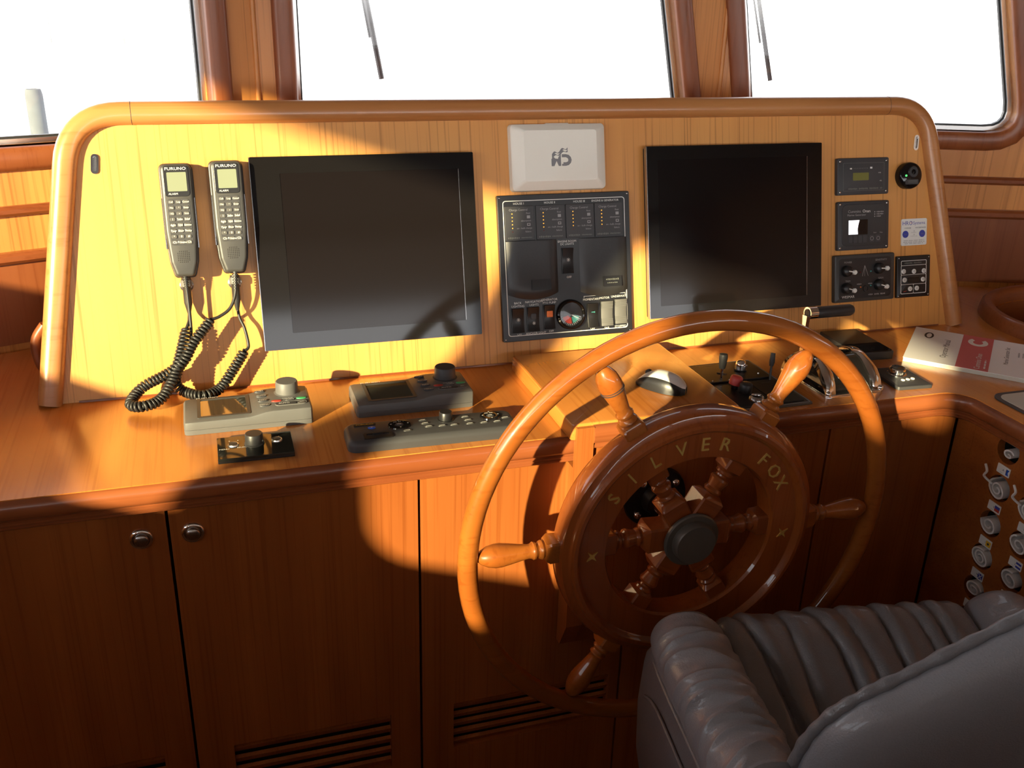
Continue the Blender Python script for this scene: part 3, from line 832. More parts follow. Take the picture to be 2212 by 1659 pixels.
MB().box(0.018, 0.0165, 0.0101, 0.0235, 0.0205, 0.0105).build('symbol', 'white_print', a)
scrib(scrib(MB(), 0.044, 0.007, 0.008, 0.003, 0.0103, 1), 0.047, -0.011, 0.006, 0.003, 0.0103, 1).build('small_print', 'grey_print', a)
t = MB()
for k in range(9): t.box(-0.026+k*0.0045, 0.017, 0.0101, -0.0245+k*0.0045, 0.0185, 0.0104)
t.build('bar_scale', 'dim_print', a)
for x in (-0.062, 0.062):
    for y in (-0.034, 0.034): screw(T(x, y, 0.0098), a, 0.0026)

b = inst('generator_panel', 'charcoal generator panel with bright half-lit display', 1.4385, 0.2470, 0.138, 0.110, 0.004)
MB().slab(rrect(-0.058, -0.046, 0.060, 0.048, 0.012), 0.0098, 0.0112, 0.0006).build('keypad_face', 'soft_black', b)
MB().text('Cummins', -0.026, 0.032, 0.0090, 0.0115).text('Marine Generator', -0.020, 0.024, 0.0068, 0.0115).text('Start', 0.030, -0.0175, 0.0042, 0.0115).text('Stop', 0.047, -0.0175, 0.0042, 0.0115).build('lettering', 'grey_print', b)
sp_ = MB()
for y_, w_ in ((0.0295, 0.020), (0.0245, 0.019), (0.0195, 0.013)): scrib(sp_, 0.034+w_/2, y_, w_, 0.003, 0.0114, 1); sp_.prism(circle(0.029, y_, 0.0014, 8), 0.0112, 0.0115)
sp_.build('small_print', 'grey_print', b)
MB().text('Onan', 0.0065, 0.032, 0.0095, 0.0115).build('bold_lettering', 'white_print', b)
MB().slab(rrect(-0.0425, -0.0205, 0.010, 0.0135, 0.001, 1), 0.0111, 0.0118).build('display', 'black_gloss', b)
MB().prism([(-0.0415, -0.0195), (-0.0165, -0.0195), (-0.0175, -0.008), (-0.0155, 0.003), (-0.0125, 0.0125), (-0.0415, 0.0125)], 0.0118, 0.0121).build('lit_area', 'lcd_lit', b)
MB().text('7', -0.0185, 0.0055, 0.006, 0.0123).text('- -', -0.030, 0.003, 0.004, 0.0123).build('digits', 'ink', b)
for k, x in enumerate((-0.0365, -0.0235, -0.0105, 0.0025, 0.0215, 0.0385)):
    kk = MB().slab(rrect(-0.0055 - (0.0015 if k > 3 else 0), -0.008, 0.0055 + (0.0015 if k > 3 else 0), 0.008, 0.002), 0.0110, 0.0122, 0.0004).build('key', 'dark_device', b, T(x, -0.0305, 0))
    if k > 3: MB().holed(circle(0, 0, 0.0045, 16), [circle(0, 0, 0.0037, 16)], 0.0122, 0.0124).build('key_symbol', 'grey_print', kk)
for x in (-0.063, 0.063):
    for y in (-0.049, 0.049): screw(T(x, y, 0.0098), b, 0.0026)

c = inst('stabilizer_controller', 'black controller with four white-capped knobs at the console lower right', 1.4425, 0.1275, 0.163, 0.108, 0.004, 'handset_grey', 0.012, 0.003)
MB().slab(rrect(-0.071, -0.046, 0.071, 0.046, 0.008), 0.0119, 0.0128, 0.0004).build('face_plate', 'black_plastic', c)
MB().text('POWER', -0.047, 0.037, 0.006, 0.013).text('SENSITIVITY', 0.043, 0.039, 0.006, 0.013).text('TRIM', -0.047, -0.006, 0.006, 0.013).text('GAIN', 0.043, -0.003, 0.006, 0.013).build('lettering', 'grey_print', c)
scrib(scrib(scrib(MB(), 0.034, -0.0395, 0.050, 0.0035, 0.013, 3), -0.016, -0.014, 0.013, 0.003, 0.013, 1), 0.014, -0.014, 0.012, 0.003, 0.013, 1).build('small_print', 'grey_print', c)
MB().text('WESMAR', -0.046, -0.042, 0.0085, 0.013).build('maker_name', 'white_print', c)
for x, y, a_ in ((-0.052, 0.018, -12), (0.036, 0.020, -4), (-0.052, -0.022, -18), (0.036, -0.018, -18)):
    k = MB().lathe([(0.013, 0.0127), (0.012, 0.022), (0.010, 0.024), (0.0002, 0.0242)], 24, T(x, y, 0)).build('knob', 'black_plastic', c, smooth=50)
    MB().box(0.0, -0.0012, 0.0242, 0.015, 0.0012, 0.0252, T(x, y, 0) @ RZ(R(a_))).build('pointer', 'white_print', k)
    MB().lathe([(0.0052, 0.019), (0.0056, 0.024), (0.0045, 0.0262), (0.0002, 0.0266)], 16, T(x+0.0165*cos(R(a_)), y+0.0165*sin(R(a_)), 0)).build('knob_cap', 'white_print', k, smooth=50)
MB().add([(-0.0085, 0.004, 0.013), (-0.0075, 0.004, 0.013), (-0.001, 0.028, 0.013), (-0.0022, 0.028, 0.013)], [(0, 1, 2, 3)]).add([(0.0085, 0.004, 0.013), (0.0075, 0.004, 0.013), (-0.002, 0.028, 0.013), (-0.0008, 0.028, 0.013)], [(3, 2, 1, 0)]).box(-0.0018, 0.004, 0.0129, -0.0012, 0.028, 0.013).build('ship_symbol', 'grey_print', c)
for x, y, m in ((-0.014, 0.013, 'led_red_off'), (0.015, 0.014, 'teal_print'), (-0.013, -0.021, 'orange_lens'), (0.015, -0.019, 'teal_print')):
    MB().lathe([(0.0018, 0.0127), (0.0015, 0.0145), (0.0002, 0.015)], 10, T(x, y, 0)).build('lamp', m, c)
MB().ring([(0.0055, 0.0127), (0.0055, 0.015), (0.0072, 0.015), (0.0078, 0.0127)], 20, T(0.0015, -0.025, 0)).build('push_button', 'rubber', c)

d = inst('davit_keypad', 'small black keypad with white outlined button groups beside the rim', 1.581, 0.1220, 0.093, 0.097, 0.002, 'black_plastic', 0.008, 0.001)
fr = MB()
def cell(x0, y0, x1, y1): fr.holed(rrect(x0, y0, x1, y1, 0.003), [rrect(x0+0.0013, y0+0.0013, x1-0.0013, y1-0.0013, 0.002)], 0.0079, 0.0083)
cell(-0.036, 0.026, 0.036, 0.038); cell(-0.036, 0.004, 0.036, 0.0273); cell(-0.036, -0.0185, 0.036, 0.0053); cell(-0.036, -0.040, 0.0005, -0.0172); cell(-0.0008, -0.040, 0.036, -0.0172)
fr.build('outline', 'white_print', d)
scrib(MB(), 0, 0.032, 0.052, 0.004, 0.0083, 2).build('lettering', 'dim_print', d)
for x, y in ((-0.029, 0.013), (0.0, 0.012), (0.028, 0.012), (-0.026, -0.007), (0.026, -0.008), (-0.010, -0.0285), (0.009, -0.028)):
    k = MB().lathe([(0.0056, 0.0078), (0.0056, 0.0098), (0.0048, 0.0105), (0.0002, 0.0106)], 16, T(x, y, 0)).build('button', 'white_print', d, smooth=50)
    MB().holed(circle(x, y, 0.003, 10), [circle(x+0.0008, y, 0.0016, 10)], 0.0106, 0.0108).build('button_symbol', 'grey_print', k)
MB().slab(rrect(-0.016, -0.013, 0.015, -0.002, 0.001, 1), 0.0078, 0.0086).build('display', 'black_gloss', d)
MB().prism([(-0.028, -0.0345), (-0.019, -0.0325), (-0.019, -0.0335), (-0.027, -0.0355)], 0.0079, 0.0082).build('red_mark', 'red_print', d)
for x in (-0.042, 0.042):
    for y in (-0.044, 0.044): screw(T(x, y, 0.0079), d, 0.002)

e = pan('round_alarm', 'round black gas alarm sounder with a green lamp', 'alarm', 1.560, 0.355)
MB().lathe([(0.030, 0.0003), (0.0305, 0.014), (0.029, 0.019), (0.026, 0.021), (0.0002, 0.0212)], 40).build('body', 'black_gloss', e, smooth=45)
MB().ring([(0.006, 0.0205), (0.006, 0.0235), (0.012, 0.0235), (0.014, 0.0205)], 24, T(0.003, 0.008, 0)).build('sounder_ring', 'black_plastic', e, smooth=40)
MB().lathe([(0.0026, 0.0205), (0.0024, 0.0225), (0.0002, 0.0232)], 12, T(-0.016, 0.0, 0)).build('lamp', 'led_green', e)
MB().slab(rrect(-0.018, -0.020, 0.018, -0.009, 0.002), 0.0208, 0.0216).build('name_plate', 'dark_device', e)
MB().box(-0.010, -0.0125, 0.0216, 0.014, -0.0117, 0.0218).box(-0.010, -0.0155, 0.0216, 0.014, -0.0147, 0.0218).build('lettering', 'dim_print', e)

s = pan('watermaker_sticker', 'small white membrane pad with blue buttons reading HRO Systems', 'keypad', 1.585, 0.2255)
MB().slab(rrect(-0.036, -0.031, 0.036, 0.031, 0.004), 0.0002, 0.002, 0.0004).build('pad', 'white_print', s)
MB().text('HRO', -0.019, 0.0205, 0.0135, 0.0022).text('Systems', 0.0135, 0.0205, 0.0105, 0.0022).build('title', 'blue_print', s)
MB().text('O', -0.009, 0.0215, 0.006, 0.0024).build('red_mark', 'red_print', s)
MB().text('CLEANSE', -0.018, 0.0095, 0.0045, 0.0022).text('WATERMAKER', 0.018, 0.0095, 0.0045, 0.0022).build('lettering', 'ink', s)
sp_ = MB()
for y_, w_ in ((-0.001, 0.016), (-0.0095, 0.018), (-0.0195, 0.058), (-0.0232, 0.060), (-0.0265, 0.052)): scrib(sp_, 0, y_, w_, 0.0022, 0.0021, 4)
sp_.build('small_print', 'grey_print', s)
for x in (-0.0245, 0.0225):
    bb = MB().lathe([(0.0083, 0.0018), (0.0083, 0.0028), (0.0002, 0.003)], 20, T(x, -0.0045, 0)).build('button', 'blue_print', s)
    MB().text('Start' if x < 0 else 'Stop', x, -0.0045, 0.0045, 0.0032).build('button_print', 'dim_print', bb)
for y in (0.0025, -0.006): MB().holed(circle(0, y, 0.0015, 10), [circle(0, y, 0.0010, 10)], 0.0020, 0.0022).build('ring_mark', 'grey_print', s)

# --- radio handsets with coiled cords
def coil_pts(path, rad, pitch, seg=11):
    P = [Vector(p) for p in path]
    ds = [0]
    for i in range(1, len(P)): ds.append(ds[-1]+(P[i]-P[i-1]).length)
    n = int(ds[-1]/pitch*seg); out = []; up_ = None; j = 0
    for k in range(n+1):
        q = ds[-1]*k/n
        while j < len(ds)-2 and ds[j+1] < q: j += 1
        f = (q-ds[j])/max(1e-9, ds[j+1]-ds[j])
        c = P[j].lerp(P[j+1], f)
        d_ = (P[min(j+2, len(P)-1)]-P[max(j-1, 0)]).normalized()
        if up_ is None: up_ = d_.orthogonal()
        u = (up_-d_*up_.dot(d_)).normalized(); w = d_.cross(u); up_ = u
        a_ = 2*PI*k/seg
        e_ = min(1.0, k/seg/0.8, (n-k)/seg/0.8)
        out.append(c+(u*cos(a_)+w*sin(a_))*rad*(0.25+0.75*e_))
    return out
def handset(u, v0, w0, label, cordlead, coil, cordend):
    h = pan('radio_handset', label, 'handset', u, 0.0, 'marine radio handsets')
    k = w0/0.055
    def outl(g):
        return ccw(round_poly([(-0.0275*k-g, 0.421+v0+g), (-0.0275*k-g, 0.30+v0), (-0.0235*k-g, 0.245+v0), (-0.0165*k-g, 0.218+v0-g), (0.0165*k+g, 0.218+v0-g), (0.0235*k+g, 0.245+v0), (0.0275*k+g, 0.30+v0), (0.0275*k+g, 0.421+v0+g)], [0.012, 0.03, 0.02, 0.008, 0.008, 0.02, 0.03, 0.012]))
    MB().slab(outl(0.0015), 0.0003, 0.024, 0.004).build('cradle', 'soft_black', h, smooth=35)
    b_ = MB().slab(outl(-0.001), 0.0242, 0.050, 0.006, seg=3).build('body', 'handset_grey', h, smooth=35)
    for sx in (-1, 1): MB().box(-0.001, 0.27+v0, 0.022, 0.001, 0.36+v0, 0.036, T(sx*(0.0272*k), 0, 0)).build('side_rail', 'steel', h)
    MB().slab(rrect(-0.0215, 0.362+v0, 0.0215, 0.416+v0, 0.006), 0.0495, 0.0512, 0.0006).build('screen_bezel', 'black_plastic', b_)
    MB().slab(rrect(-0.0155, 0.371+v0, 0.0175, 0.4045+v0, 0.001, 1), 0.0510, 0.0518).build('display', 'lcd', b_)
    MB().text('FURUNO', 0, 0.4105+v0, 0.0072, 0.0516, sx=1.25).text('ALARM', -0.007, 0.3665+v0, 0.005, 0.0516).build('lettering', 'white_print', b_)
    MB().slab(rrect(-0.0195, 0.276+v0, 0.0195, 0.358+v0, 0.005), 0.0495, 0.0506, 0.0004).build('keypad_inlay', 'dark_device', b_)
    labs = [('Call', 'Log', 'Cancel'), ('File', '^', 'Enter'), ('SQ', 'v', 'Scan'), ('1', '2abc', '3def'), ('4ghi', '5jkl', '6mno'), ('7pqr', '8tuv', '9wxy'), ('*', '0', '#'), ('Ch', 'Private', 'Ch')]
    key0 = None
    tt = MB()
    for r_ in range(8):
        for c_ in range(3):
            x, y = -0.0125+0.0125*c_, 0.3525+v0-0.0102*r_
            M = T(x, y, 0.0505)
            if key0 is None: key0 = MB().slab(rrect(-0.0046, -0.0033, 0.0046, 0.0033, 0.0018, 2), 0, 0.0015, 0.0005).build('key', 'key_grey', b_, M)
            else: share(key0, 'key', b_, M)
            tt.text(labs[r_][c_], x, y, 0.0042 if r_ < 3 else 0.0056, 0.0521)
    tt.build('key_print', 'white_print', b_)
    g_ = MB()
    for i in range(7):
        for j in range(7):
            if (i in (0, 6)) and (j in (0, 6)): continue
            g_.prism(circle(-0.0095+0.0032*i, 0.2455+v0+0.0032*j, 0.0009, 6), 0.0499, 0.0502)
    g_.build('speaker_grille', 'dark_hole', b_)
    # cord leads are drawn in console coordinates
    Mo = T(-u, 0, 0)
    cd = MB().tube([Mo @ Vector(p) for p in coil_pts(catmull(coil, 10), 0.0077, 0.0068)], 0.0029, 6).build('coiled_cord', 'rubber', h, smooth=70)
    MB().tube([Mo @ Vector(p) for p in catmull(cordlead, 8)], 0.0029, 8).build('cord_lead', 'rubber', cd, smooth=60)
    MB().tube([Mo @ Vector(p) for p in catmull(cordend, 8)], 0.0029, 8).build('cord_lead', 'rubber', cd, smooth=60)
    p0 = Mo @ Vector(cordlead[0]); p1 = Mo @ Vector(cordlead[1])
    sr = MB()
    for k_ in range(7):
        q = p0.lerp(p1, k_/7*0.9)
        sr.tube([q, q+(p1-p0).normalized()*0.0028], 0.0062-0.0004*k_, 10)
    sr.build('strain_relief', 'rubber', h, smooth=40)
    return h
def plug(u, v):
    # socket and plug hanging under each handset cradle
    p = pan('radio_plug', 'grey bulkhead plug below the left radio handset' if u < 0 else 'grey bulkhead plug below the right radio handset', 'connector', u, v, 'radio plugs')
    MB().lathe([(0.0125, 0.0003), (0.0125, 0.006), (0.009, 0.008), (0.009, 0.016)], 20, T(0, 0.036, 0)).build('socket', 'steel', p, smooth=40)
    MB().lathe([(0.0085, 0.0), (0.0085, 0.016), (0.0075, 0.018), (0.0075, 0.046), (0.006, 0.052), (0.003, 0.066)], 18, T(0, 0.050, 0.018) @ RX(R(90))).build('plug_body', 'rubber', p, smooth=40)
    MB().lathe([(0.0098, 0.004), (0.0102, 0.008), (0.0098, 0.016)], 18, T(0, 0.050, 0.018) @ RX(R(90))).build('locking_ring', 'light_grey', p, smooth=40)
handset(-0.0420, 0.0, 0.056, 'grey marine radio handset nearest the left console rim',
        [(-0.043, 0.222, 0.040), (-0.0425, 0.19, 0.037), (-0.042, 0.15, 0.036), (-0.043, 0.115, 0.036), (-0.049, 0.078, 0.036)],
        [(-0.049, 0.078, 0.036), (-0.072, 0.050, 0.036), (-0.078, 0.024, 0.040), (-0.064, 0.008, 0.040), (-0.032, 0.001, 0.060), (-0.002, 0.008, 0.040), (0.022, 0.036, 0.035), (0.050, 0.075, 0.034)],
        [(0.050, 0.075, 0.034), (0.057, 0.083, 0.031), (0.053, 0.115, 0.028), (0.046, 0.135, 0.022), (0.044, 0.150, 0.018)])
handset(0.0450, 0.003, 0.058, 'grey marine radio handset against the left edge of the monitor',
        [(0.045, 0.224, 0.042), (0.042, 0.185, 0.042), (0.030, 0.157, 0.044), (0.010, 0.143, 0.047), (-0.004, 0.139, 0.050)],
        [(-0.004, 0.139, 0.050), (-0.040, 0.099, 0.055), (-0.058, 0.070, 0.056), (-0.088, 0.047, 0.053), (-0.135, 0.024, 0.046), (-0.157, 0.000, 0.072), (-0.135, -0.004, 0.092), (-0.105, 0.004, 0.076), (-0.083, 0.033, 0.060), (-0.066, 0.075, 0.052), (-0.050, 0.125, 0.040)],
        [(-0.050, 0.125, 0.040), (-0.045, 0.136, 0.034), (-0.044, 0.142, 0.026), (-0.043, 0.150, 0.018)])
plug(-0.043, 0.166); plug(0.0435, 0.166)

# ================================================================== ON THE DESK
def desk_thing(name, label, cat, x, y, rot=0.0, group=None, z=DZ):
    return thing(name, label, cat, T(x, y, z+0.0003) @ RZ(rot), group)
def oval(x, y, a, b, z0, z1, name, m, parent, n=18):
    return MB().slab(circle(x, y, a, n, b), z0, z1, min(0.0008, (z1-z0)*0.45)).build(name, m, parent, smooth=40)
# --- autopilot remote units
def autopilot(x, y, label, knob_m):
    o = desk_thing('autopilot_remote', label, 'control unit', x, y, 0, 'autopilot remotes on the desk')
    w, h = 0.218, 0.106
    # body: low screen end at the left, higher control end at the right
    def top(px): 
        t = max(0.0, min(1.0, (px+0.005)/0.045)); t = t*t*(3-2*t)
        return 0.024+0.0075*t
    prof = [(0.0, 0.0), (0.0, 0.008), (0.0012, 0.0085), (0.0012, 0.0095), (0.0, 0.010)]
    xs = [-w/2, -w/2+0.003, -w/2+0.010]+[-w/2+0.010+(w-0.02)*k/20 for k in range(1, 20)]+[w/2-0.010, w/2-0.003, w/2]
    L = []
    for i, px in enumerate(xs):
        e = min(px+w/2, w/2-px)
        ins = 0.006*(1-math.sqrt(max(0, 1-(1-min(1, e/0.008))**2))) if e < 0.008 else 0
        zt_ = top(px)-ins*0.6
        hh = h/2-ins
        L.append([(px, -hh, 0), (px, -hh, 0.0085), (px, -hh+0.0012, 0.009), (px, -hh, 0.0095), (px, -hh, zt_-0.004), (px, -hh+0.0012, zt_-0.0012), (px, -hh+0.004, zt_), (px, hh-0.004, zt_), (px, hh-0.0012, zt_-0.0012), (px, hh, zt_-0.004), (px, hh, 0)])
    MB().loops(L).build('housing', 'grey_device', o, smooth=35)
    zs = 0.0242
    MB().holed(rrect(-0.086, -0.040, 0.004, 0.044, 0.003), [rrect(-0.080, -0.034, -0.002, 0.038, 0.001, 1)], zs-0.001, zs+0.0014).build('screen_frame', 'handset_grey', o)
    MB().box(-0.080, -0.034, zs-0.0015, -0.002, 0.038, zs+0.0003).build('screen', 'mirror_lcd', o)
    MB().text('FURUNO', -0.068, 0.0485, 0.0078, zs+0.0002, sx=1.2).build('maker_name', 'white_print', o)
    zk = 0.0316
    names = ('STBY', 'AUTO', 'NAV', 'MENU')
    for k in range(4):
        bb = oval(0.024+0.0015*k, 0.038-0.0215*k, 0.0095, 0.0042, zk-0.0015, zk+0.0012, 'button', 'dark_device', o)
        MB().text(names[k], 0.024+0.0015*k, 0.038-0.0215*k, 0.0062, zk+0.0014).build('button_print', 'white_print', bb)
    kn = MB().lathe([(0.0235, zk-0.002), (0.0235, zk), (0.0205, zk+0.001), (0.0198, zk+0.020), (0.0185, zk+0.022), (0.0002, zk+0.0222)], 36, T(0.072, 0.026, 0)).build('knob', knob_m, o, smooth=40)
    MB().text('COURSE', 0.070, -0.004, 0.005, zk+0.0002).build('lettering', 'white_print', o)
    for xx_, m in ((0.050, 'red_print'), (0.073, 'dark_device'), (0.094, 'green_print')):
        bb = oval(xx_, -0.012+(0.004 if xx_ > 0.09 else 0), 0.009, 0.0042, zk-0.0015, zk+0.0012, 'button', m, o)
        if m == 'dark_device': MB().text('TURN', xx_, -0.012, 0.0055, zk+0.0014).build('button_print', 'white_print', bb)
    MB().holed(rrect(0.046, -0.035, 0.102, -0.019, 0.0079), [rrect(0.0475, -0.0335, 0.1005, -0.0205, 0.0063)], zk-0.0012, zk+0.0012).build('button_surround', 'light_grey', o)
    bb = MB().slab(rrect(0.048, -0.033, 0.084, -0.021, 0.0058), zk-0.001, zk+0.0012, 0.0005).build('button', 'dark_device', o)
    MB().text('AUTO', 0.062, -0.027, 0.007, zk+0.0014).build('button_print', 'white_print', bb)
    bb = MB().slab(rrect(0.0855, -0.0325, 0.0995, -0.0215, 0.005), zk-0.001, zk+0.0012, 0.0005).build('button', 'key_grey', o)
    MB().text('SET', 0.0925, -0.027, 0.005, zk+0.0014).build('button_print', 'white_print', bb)
    return o
autopilot(0.0425, 1.632, 'grey autopilot remote with round knob below the hanging cords', 'grey_device')
autopilot(0.3390, 1.633, 'grey autopilot remote with round knob below the left monitor', 'dark_device')

# --- long chartplotter remote
rc = desk_thing('plotter_keyboard', 'long dark grey remote keyboard at the desk edge with dial pads and knob', 'keyboard', 0.343, 1.478, R(-1.5))
out_ = rrect(-0.149, -0.040, 0.150, 0.040, 0.016, 6)
MB().loops([[(x, y, 0) for x, y in out_], [(x, y, 0.010) for x, y in out_], [(x*0.992, y*0.97, 0.015) for x, y in out_], [(x*0.97, y*0.86, 0.0195) for x, y in out_], [(x*0.95, y*0.80, 0.0205) for x, y in out_]]).build('housing', 'dark_device', rc, smooth=40)
zk = 0.0205
MB().slab(rrect(-0.132, 0.021, -0.094, 0.028, 0.003), zk-0.0005, zk+0.0006).build('name_plate', 'black_plastic', rc)
MB().text('FURUNO', -0.113, 0.0245, 0.0058, zk+0.0008, sx=1.3).build('maker_name', 'yellow_print', rc)
oval(-0.103, 0.010, 0.007, 0.0048, zk-0.001, zk+0.0012, 'power_button', 'blue_button', rc)
MB().text('o', -0.103, 0.0105, 0.006, zk+0.0014).build('power_symbol', 'white_print', rc)
def dial(x, y, a, b):
    d_ = MB().ring([(a*0.42, zk-0.001), (a*0.42, zk+0.002), (a*0.7, zk+0.003), (a*0.94, zk+0.002), (a, zk-0.001)], 32, T(x, y, 0) @ Matrix.Diagonal((1, b/a, 1, 1))).build('cursor_pad', 'black_gloss', rc, smooth=40)
    oval(x, y, a*0.36, b*0.36, zk-0.001, zk+0.0025, 'centre_button', 'dark_device', d_)
    t_ = MB()
    for ang in (0, 90, 180, 270):
        M = T(x+a*0.72*cos(R(ang)), y+b*0.72*sin(R(ang)), zk+0.0034) @ RZ(R(ang))
        t_.add([(0.002, 0, 0), (-0.001, 0.0016, 0), (-0.001, -0.0016, 0)], [(0, 1, 2)], M)
    scrib(t_, x, y+b*0.42, a*0.9, 0.0022, zk+0.0034, 2); scrib(t_, x, y, a*0.4, 0.003, zk+0.0028, 1)
    t_.build('pad_marks', 'white_print', d_)
dial(-0.055, 0.010, 0.0205, 0.019); dial(0.108, 0.012, 0.0195, 0.018)
kn = MB().lathe([(0.0145, zk-0.001), (0.0145, zk+0.001), (0.012, zk+0.0015), (0.0115, zk+0.014), (0.0105, zk+0.0155), (0.0002, zk+0.0157)], 24, T(0.028, 0.016, 0)).build('knob', 'black_plastic', rc, smooth=40)
for x, y in ((-0.012, 0.021), (-0.010, 0.008), (-0.006, -0.006), (-0.045, -0.014), (0.017, -0.008), (0.038, -0.009), (0.064, 0.019), (0.066, 0.005), (0.066, -0.010), (0.091, -0.011), (0.115, -0.011), (0.133, 0.001)):
    bb = oval(x, y, 0.0078, 0.0036, zk-0.001, zk+0.0012, 'button', 'handset_grey', rc)
    scrib(MB(), x, y, 0.010, 0.0024, zk+0.0013, 1).build('button_print', 'white_print', bb)
cd_ = MB().holed(rrect(-0.121, -0.033, -0.072, -0.012, 0.002), [rrect(-0.116, -0.024, -0.077, -0.016, 0.001, 1)], zk-0.0015, zk+0.0015).build('card_slot', 'black_plastic', rc)
MB().box(-0.116, -0.024, zk-0.0012, -0.077, -0.016, zk-0.0004).build('slot_opening', 'dark_hole', cd_)
MB().slab(rrect(-0.105, -0.0175, -0.088, -0.012, 0.002), zk, zk+0.003).build('slot_latch', 'soft_black', cd_)

# --- glass-topped selector plate
gp = desk_thing('selector_plate', 'small black glass selector plate with a centre knob at the left', 'control plate', 0.046, 1.498, R(-0.5))
MB().slab(rrect(-0.061, -0.041, 0.061, 0.041, 0.001, 1), 0, 0.004, 0.0).build('base', 'black_plastic', gp)
MB().slab(rrect(-0.061, -0.041, 0.061, 0.041, 0.001, 1), 0.004, 0.0085, 0.0006).build('glass_top', 'smoked_glass', gp)
MB().lathe([(0.0165, 0.0083), (0.0165, 0.010), (0.015, 0.011), (0.0145, 0.026), (0.0135, 0.0275), (0.0002, 0.0277)], 32, T(-0.001, 0.006, 0)).build('knob', 'soft_black', gp, smooth=40)
for x in (-0.035, 0.036):
    bb = MB().ring([(0.0072, 0.0083), (0.0072, 0.0105), (0.0085, 0.0108), (0.0093, 0.0083)], 28, T(x, 0.008+0.003*(x > 0), 0)).build('button_ring', 'alu', gp, smooth=40)
    MB().lathe([(0.0070, 0.0083), (0.0062, 0.0105), (0.0002, 0.0112)], 20, T(x, 0.008+0.003*(x > 0), 0)).build('button', 'soft_black', bb, smooth=40)
t = MB().text('MENU', -0.050, -0.006, 0.006, 0.0087).text('SELECT', -0.020, -0.004, 0.006, 0.0087)
for x in (-0.041, -0.027, -0.014, 0.026, 0.040): t.prism(circle(x, 0.024, 0.0009, 8), 0.0085, 0.0087)
t.build('lettering', 'white_print', gp)

# --- computer mouse on the pedestal
def mfn(s0, s1, grow=0.0):
    def fn(a_, b_):
        y = s0+(s1-s0)*a_               # along the mouse, -0.052 .. 0.052
        ang = PI*b_
        tt_ = y/0.053
        wdt = 0.0285*math.sqrt(max(0.0, 1-abs(tt_)**2.6))*(1+0.06*tt_)+grow
        hgt = 0.034*max(0.0, 1-abs((tt_+0.12)/1.13)**2.4)+grow
        return (wdt*cos(ang), y, max(0.0, hgt*sin(ang)**0.75))
    return fn
ms = thing('computer_mouse', 'silver and black computer mouse on the raised wooden box', 'mouse', T(0.797, 1.512, 0.9818) @ RZ(R(33)))
MB().grid(mfn(-0.0528, 0.0528), 28, 20).build('shell', 'mouse_silver', ms, smooth=60)
def side(sg):
    def fn(a_, b_):
        f_ = mfn(-0.0528, 0.0528, 0.0006)
        bb_ = 0.0+0.23*b_ if sg > 0 else 1.0-0.23*b_
        return f_(a_, bb_)
    return fn
for sg in (1, -1): MB().grid(side(sg), 28, 6).build('side_grip', 'black_plastic', ms, smooth=60)
MB().add([mfn(-0.0528, 0.0528, 0.0003)(0.62+0.36*k/10, 0.5+0.012*e) for k in range(11) for e in (-1, 1)], [(2*k, 2*k+2, 2*k+3, 2*k+1) for k in range(10)]).build('button_split', 'ink', ms)
MB().tube([(-0.003, 0.030, 0.0225), (0.003, 0.030, 0.0225)], 0.006, 14).build('wheel', 'rubber', ms, smooth=50)
MB().slab(circle(0, 0, 0.026, 20, 0.046), 0.0, 0.003).build('base', 'black_plastic', ms)

# --- engine control panel (black) beside the raised box
ep = desk_thing('engine_control_panel', 'black engine control panel with joystick and red knob', 'control panel', 0.995, 1.548, R(1))
MB().slab(rrect(-0.086, -0.117, 0.086, 0.117, 0.002, 1), 0, 0.004, 0.001).build('plate', 'bronze_dark', ep)
MB().holed(rrect(-0.083, -0.114, 0.083, 0.114, 0.002, 1), [rrect(-0.0815, -0.1125, 0.0815, 0.1125, 0.001, 1)], 0.0039, 0.0046).build('inlay_line', 'grey_print', ep)
sp1 = MB().slab(rrect(-0.078, 0.010, 0.074, 0.102, 0.006), 0.004, 0.009, 0.001).build('joystick_plate', 'black_plastic', ep)
sp2 = MB().slab(rrect(-0.070, -0.108, 0.010, -0.002, 0.004), 0.004, 0.007, 0.001).build('knob_plate', 'black_plastic', ep)
sp3 = MB().slab(rrect(0.014, -0.108, 0.074, -0.002, 0.004), 0.004, 0.007, 0.001).build('gauge_plate', 'black_plastic', ep)
js = MB().lathe([(0.0028, 0.0), (0.0028, 0.026)], 12, T(-0.036, 0.022, 0.009)).build('joystick', 'chrome', ep, smooth=60)
MB().lathe([(0.006, 0.024), (0.0075, 0.032), (0.0088, 0.048), (0.008, 0.054), (0.0002, 0.0555)], 18, T(-0.036, 0.022, 0.009)).build('grip', 'soft_black', js, smooth=50)
MB().box(-0.010, -0.0015, 0.0, 0.010, 0.0015, 0.003, T(-0.034, 0.024, 0.018) @ RZ(R(-35))).build('cross_pin', 'chrome', js)
MB().lathe([(0.011, 0), (0.011, 0.012), (0.0095, 0.018), (0.005, 0.0205), (0.0002, 0.021)], 24, T(0.030, 0.058, 0.009)).build('chrome_knob', 'chrome', ep, smooth=50)
MB().lathe([(0.013, 0), (0.013, 0.003)], 24, T(0.030, 0.058, 0.0088)).build('knob_collar', 'black_plastic', ep)
MB().lathe([(0.0125, 0), (0.0125, 0.012), (0.0115, 0.016), (0.009, 0.018), (0.0002, 0.0184)], 24, T(-0.032, -0.024, 0.016) @ RY(R(12)) ).build('red_knob', 'red_knob', ep, smooth=50)
MB().lathe([(0.007, 0), (0.007, 0.012)], 16, T(-0.032, -0.024, 0.006)).build('knob_stem', 'black_plastic', ep)
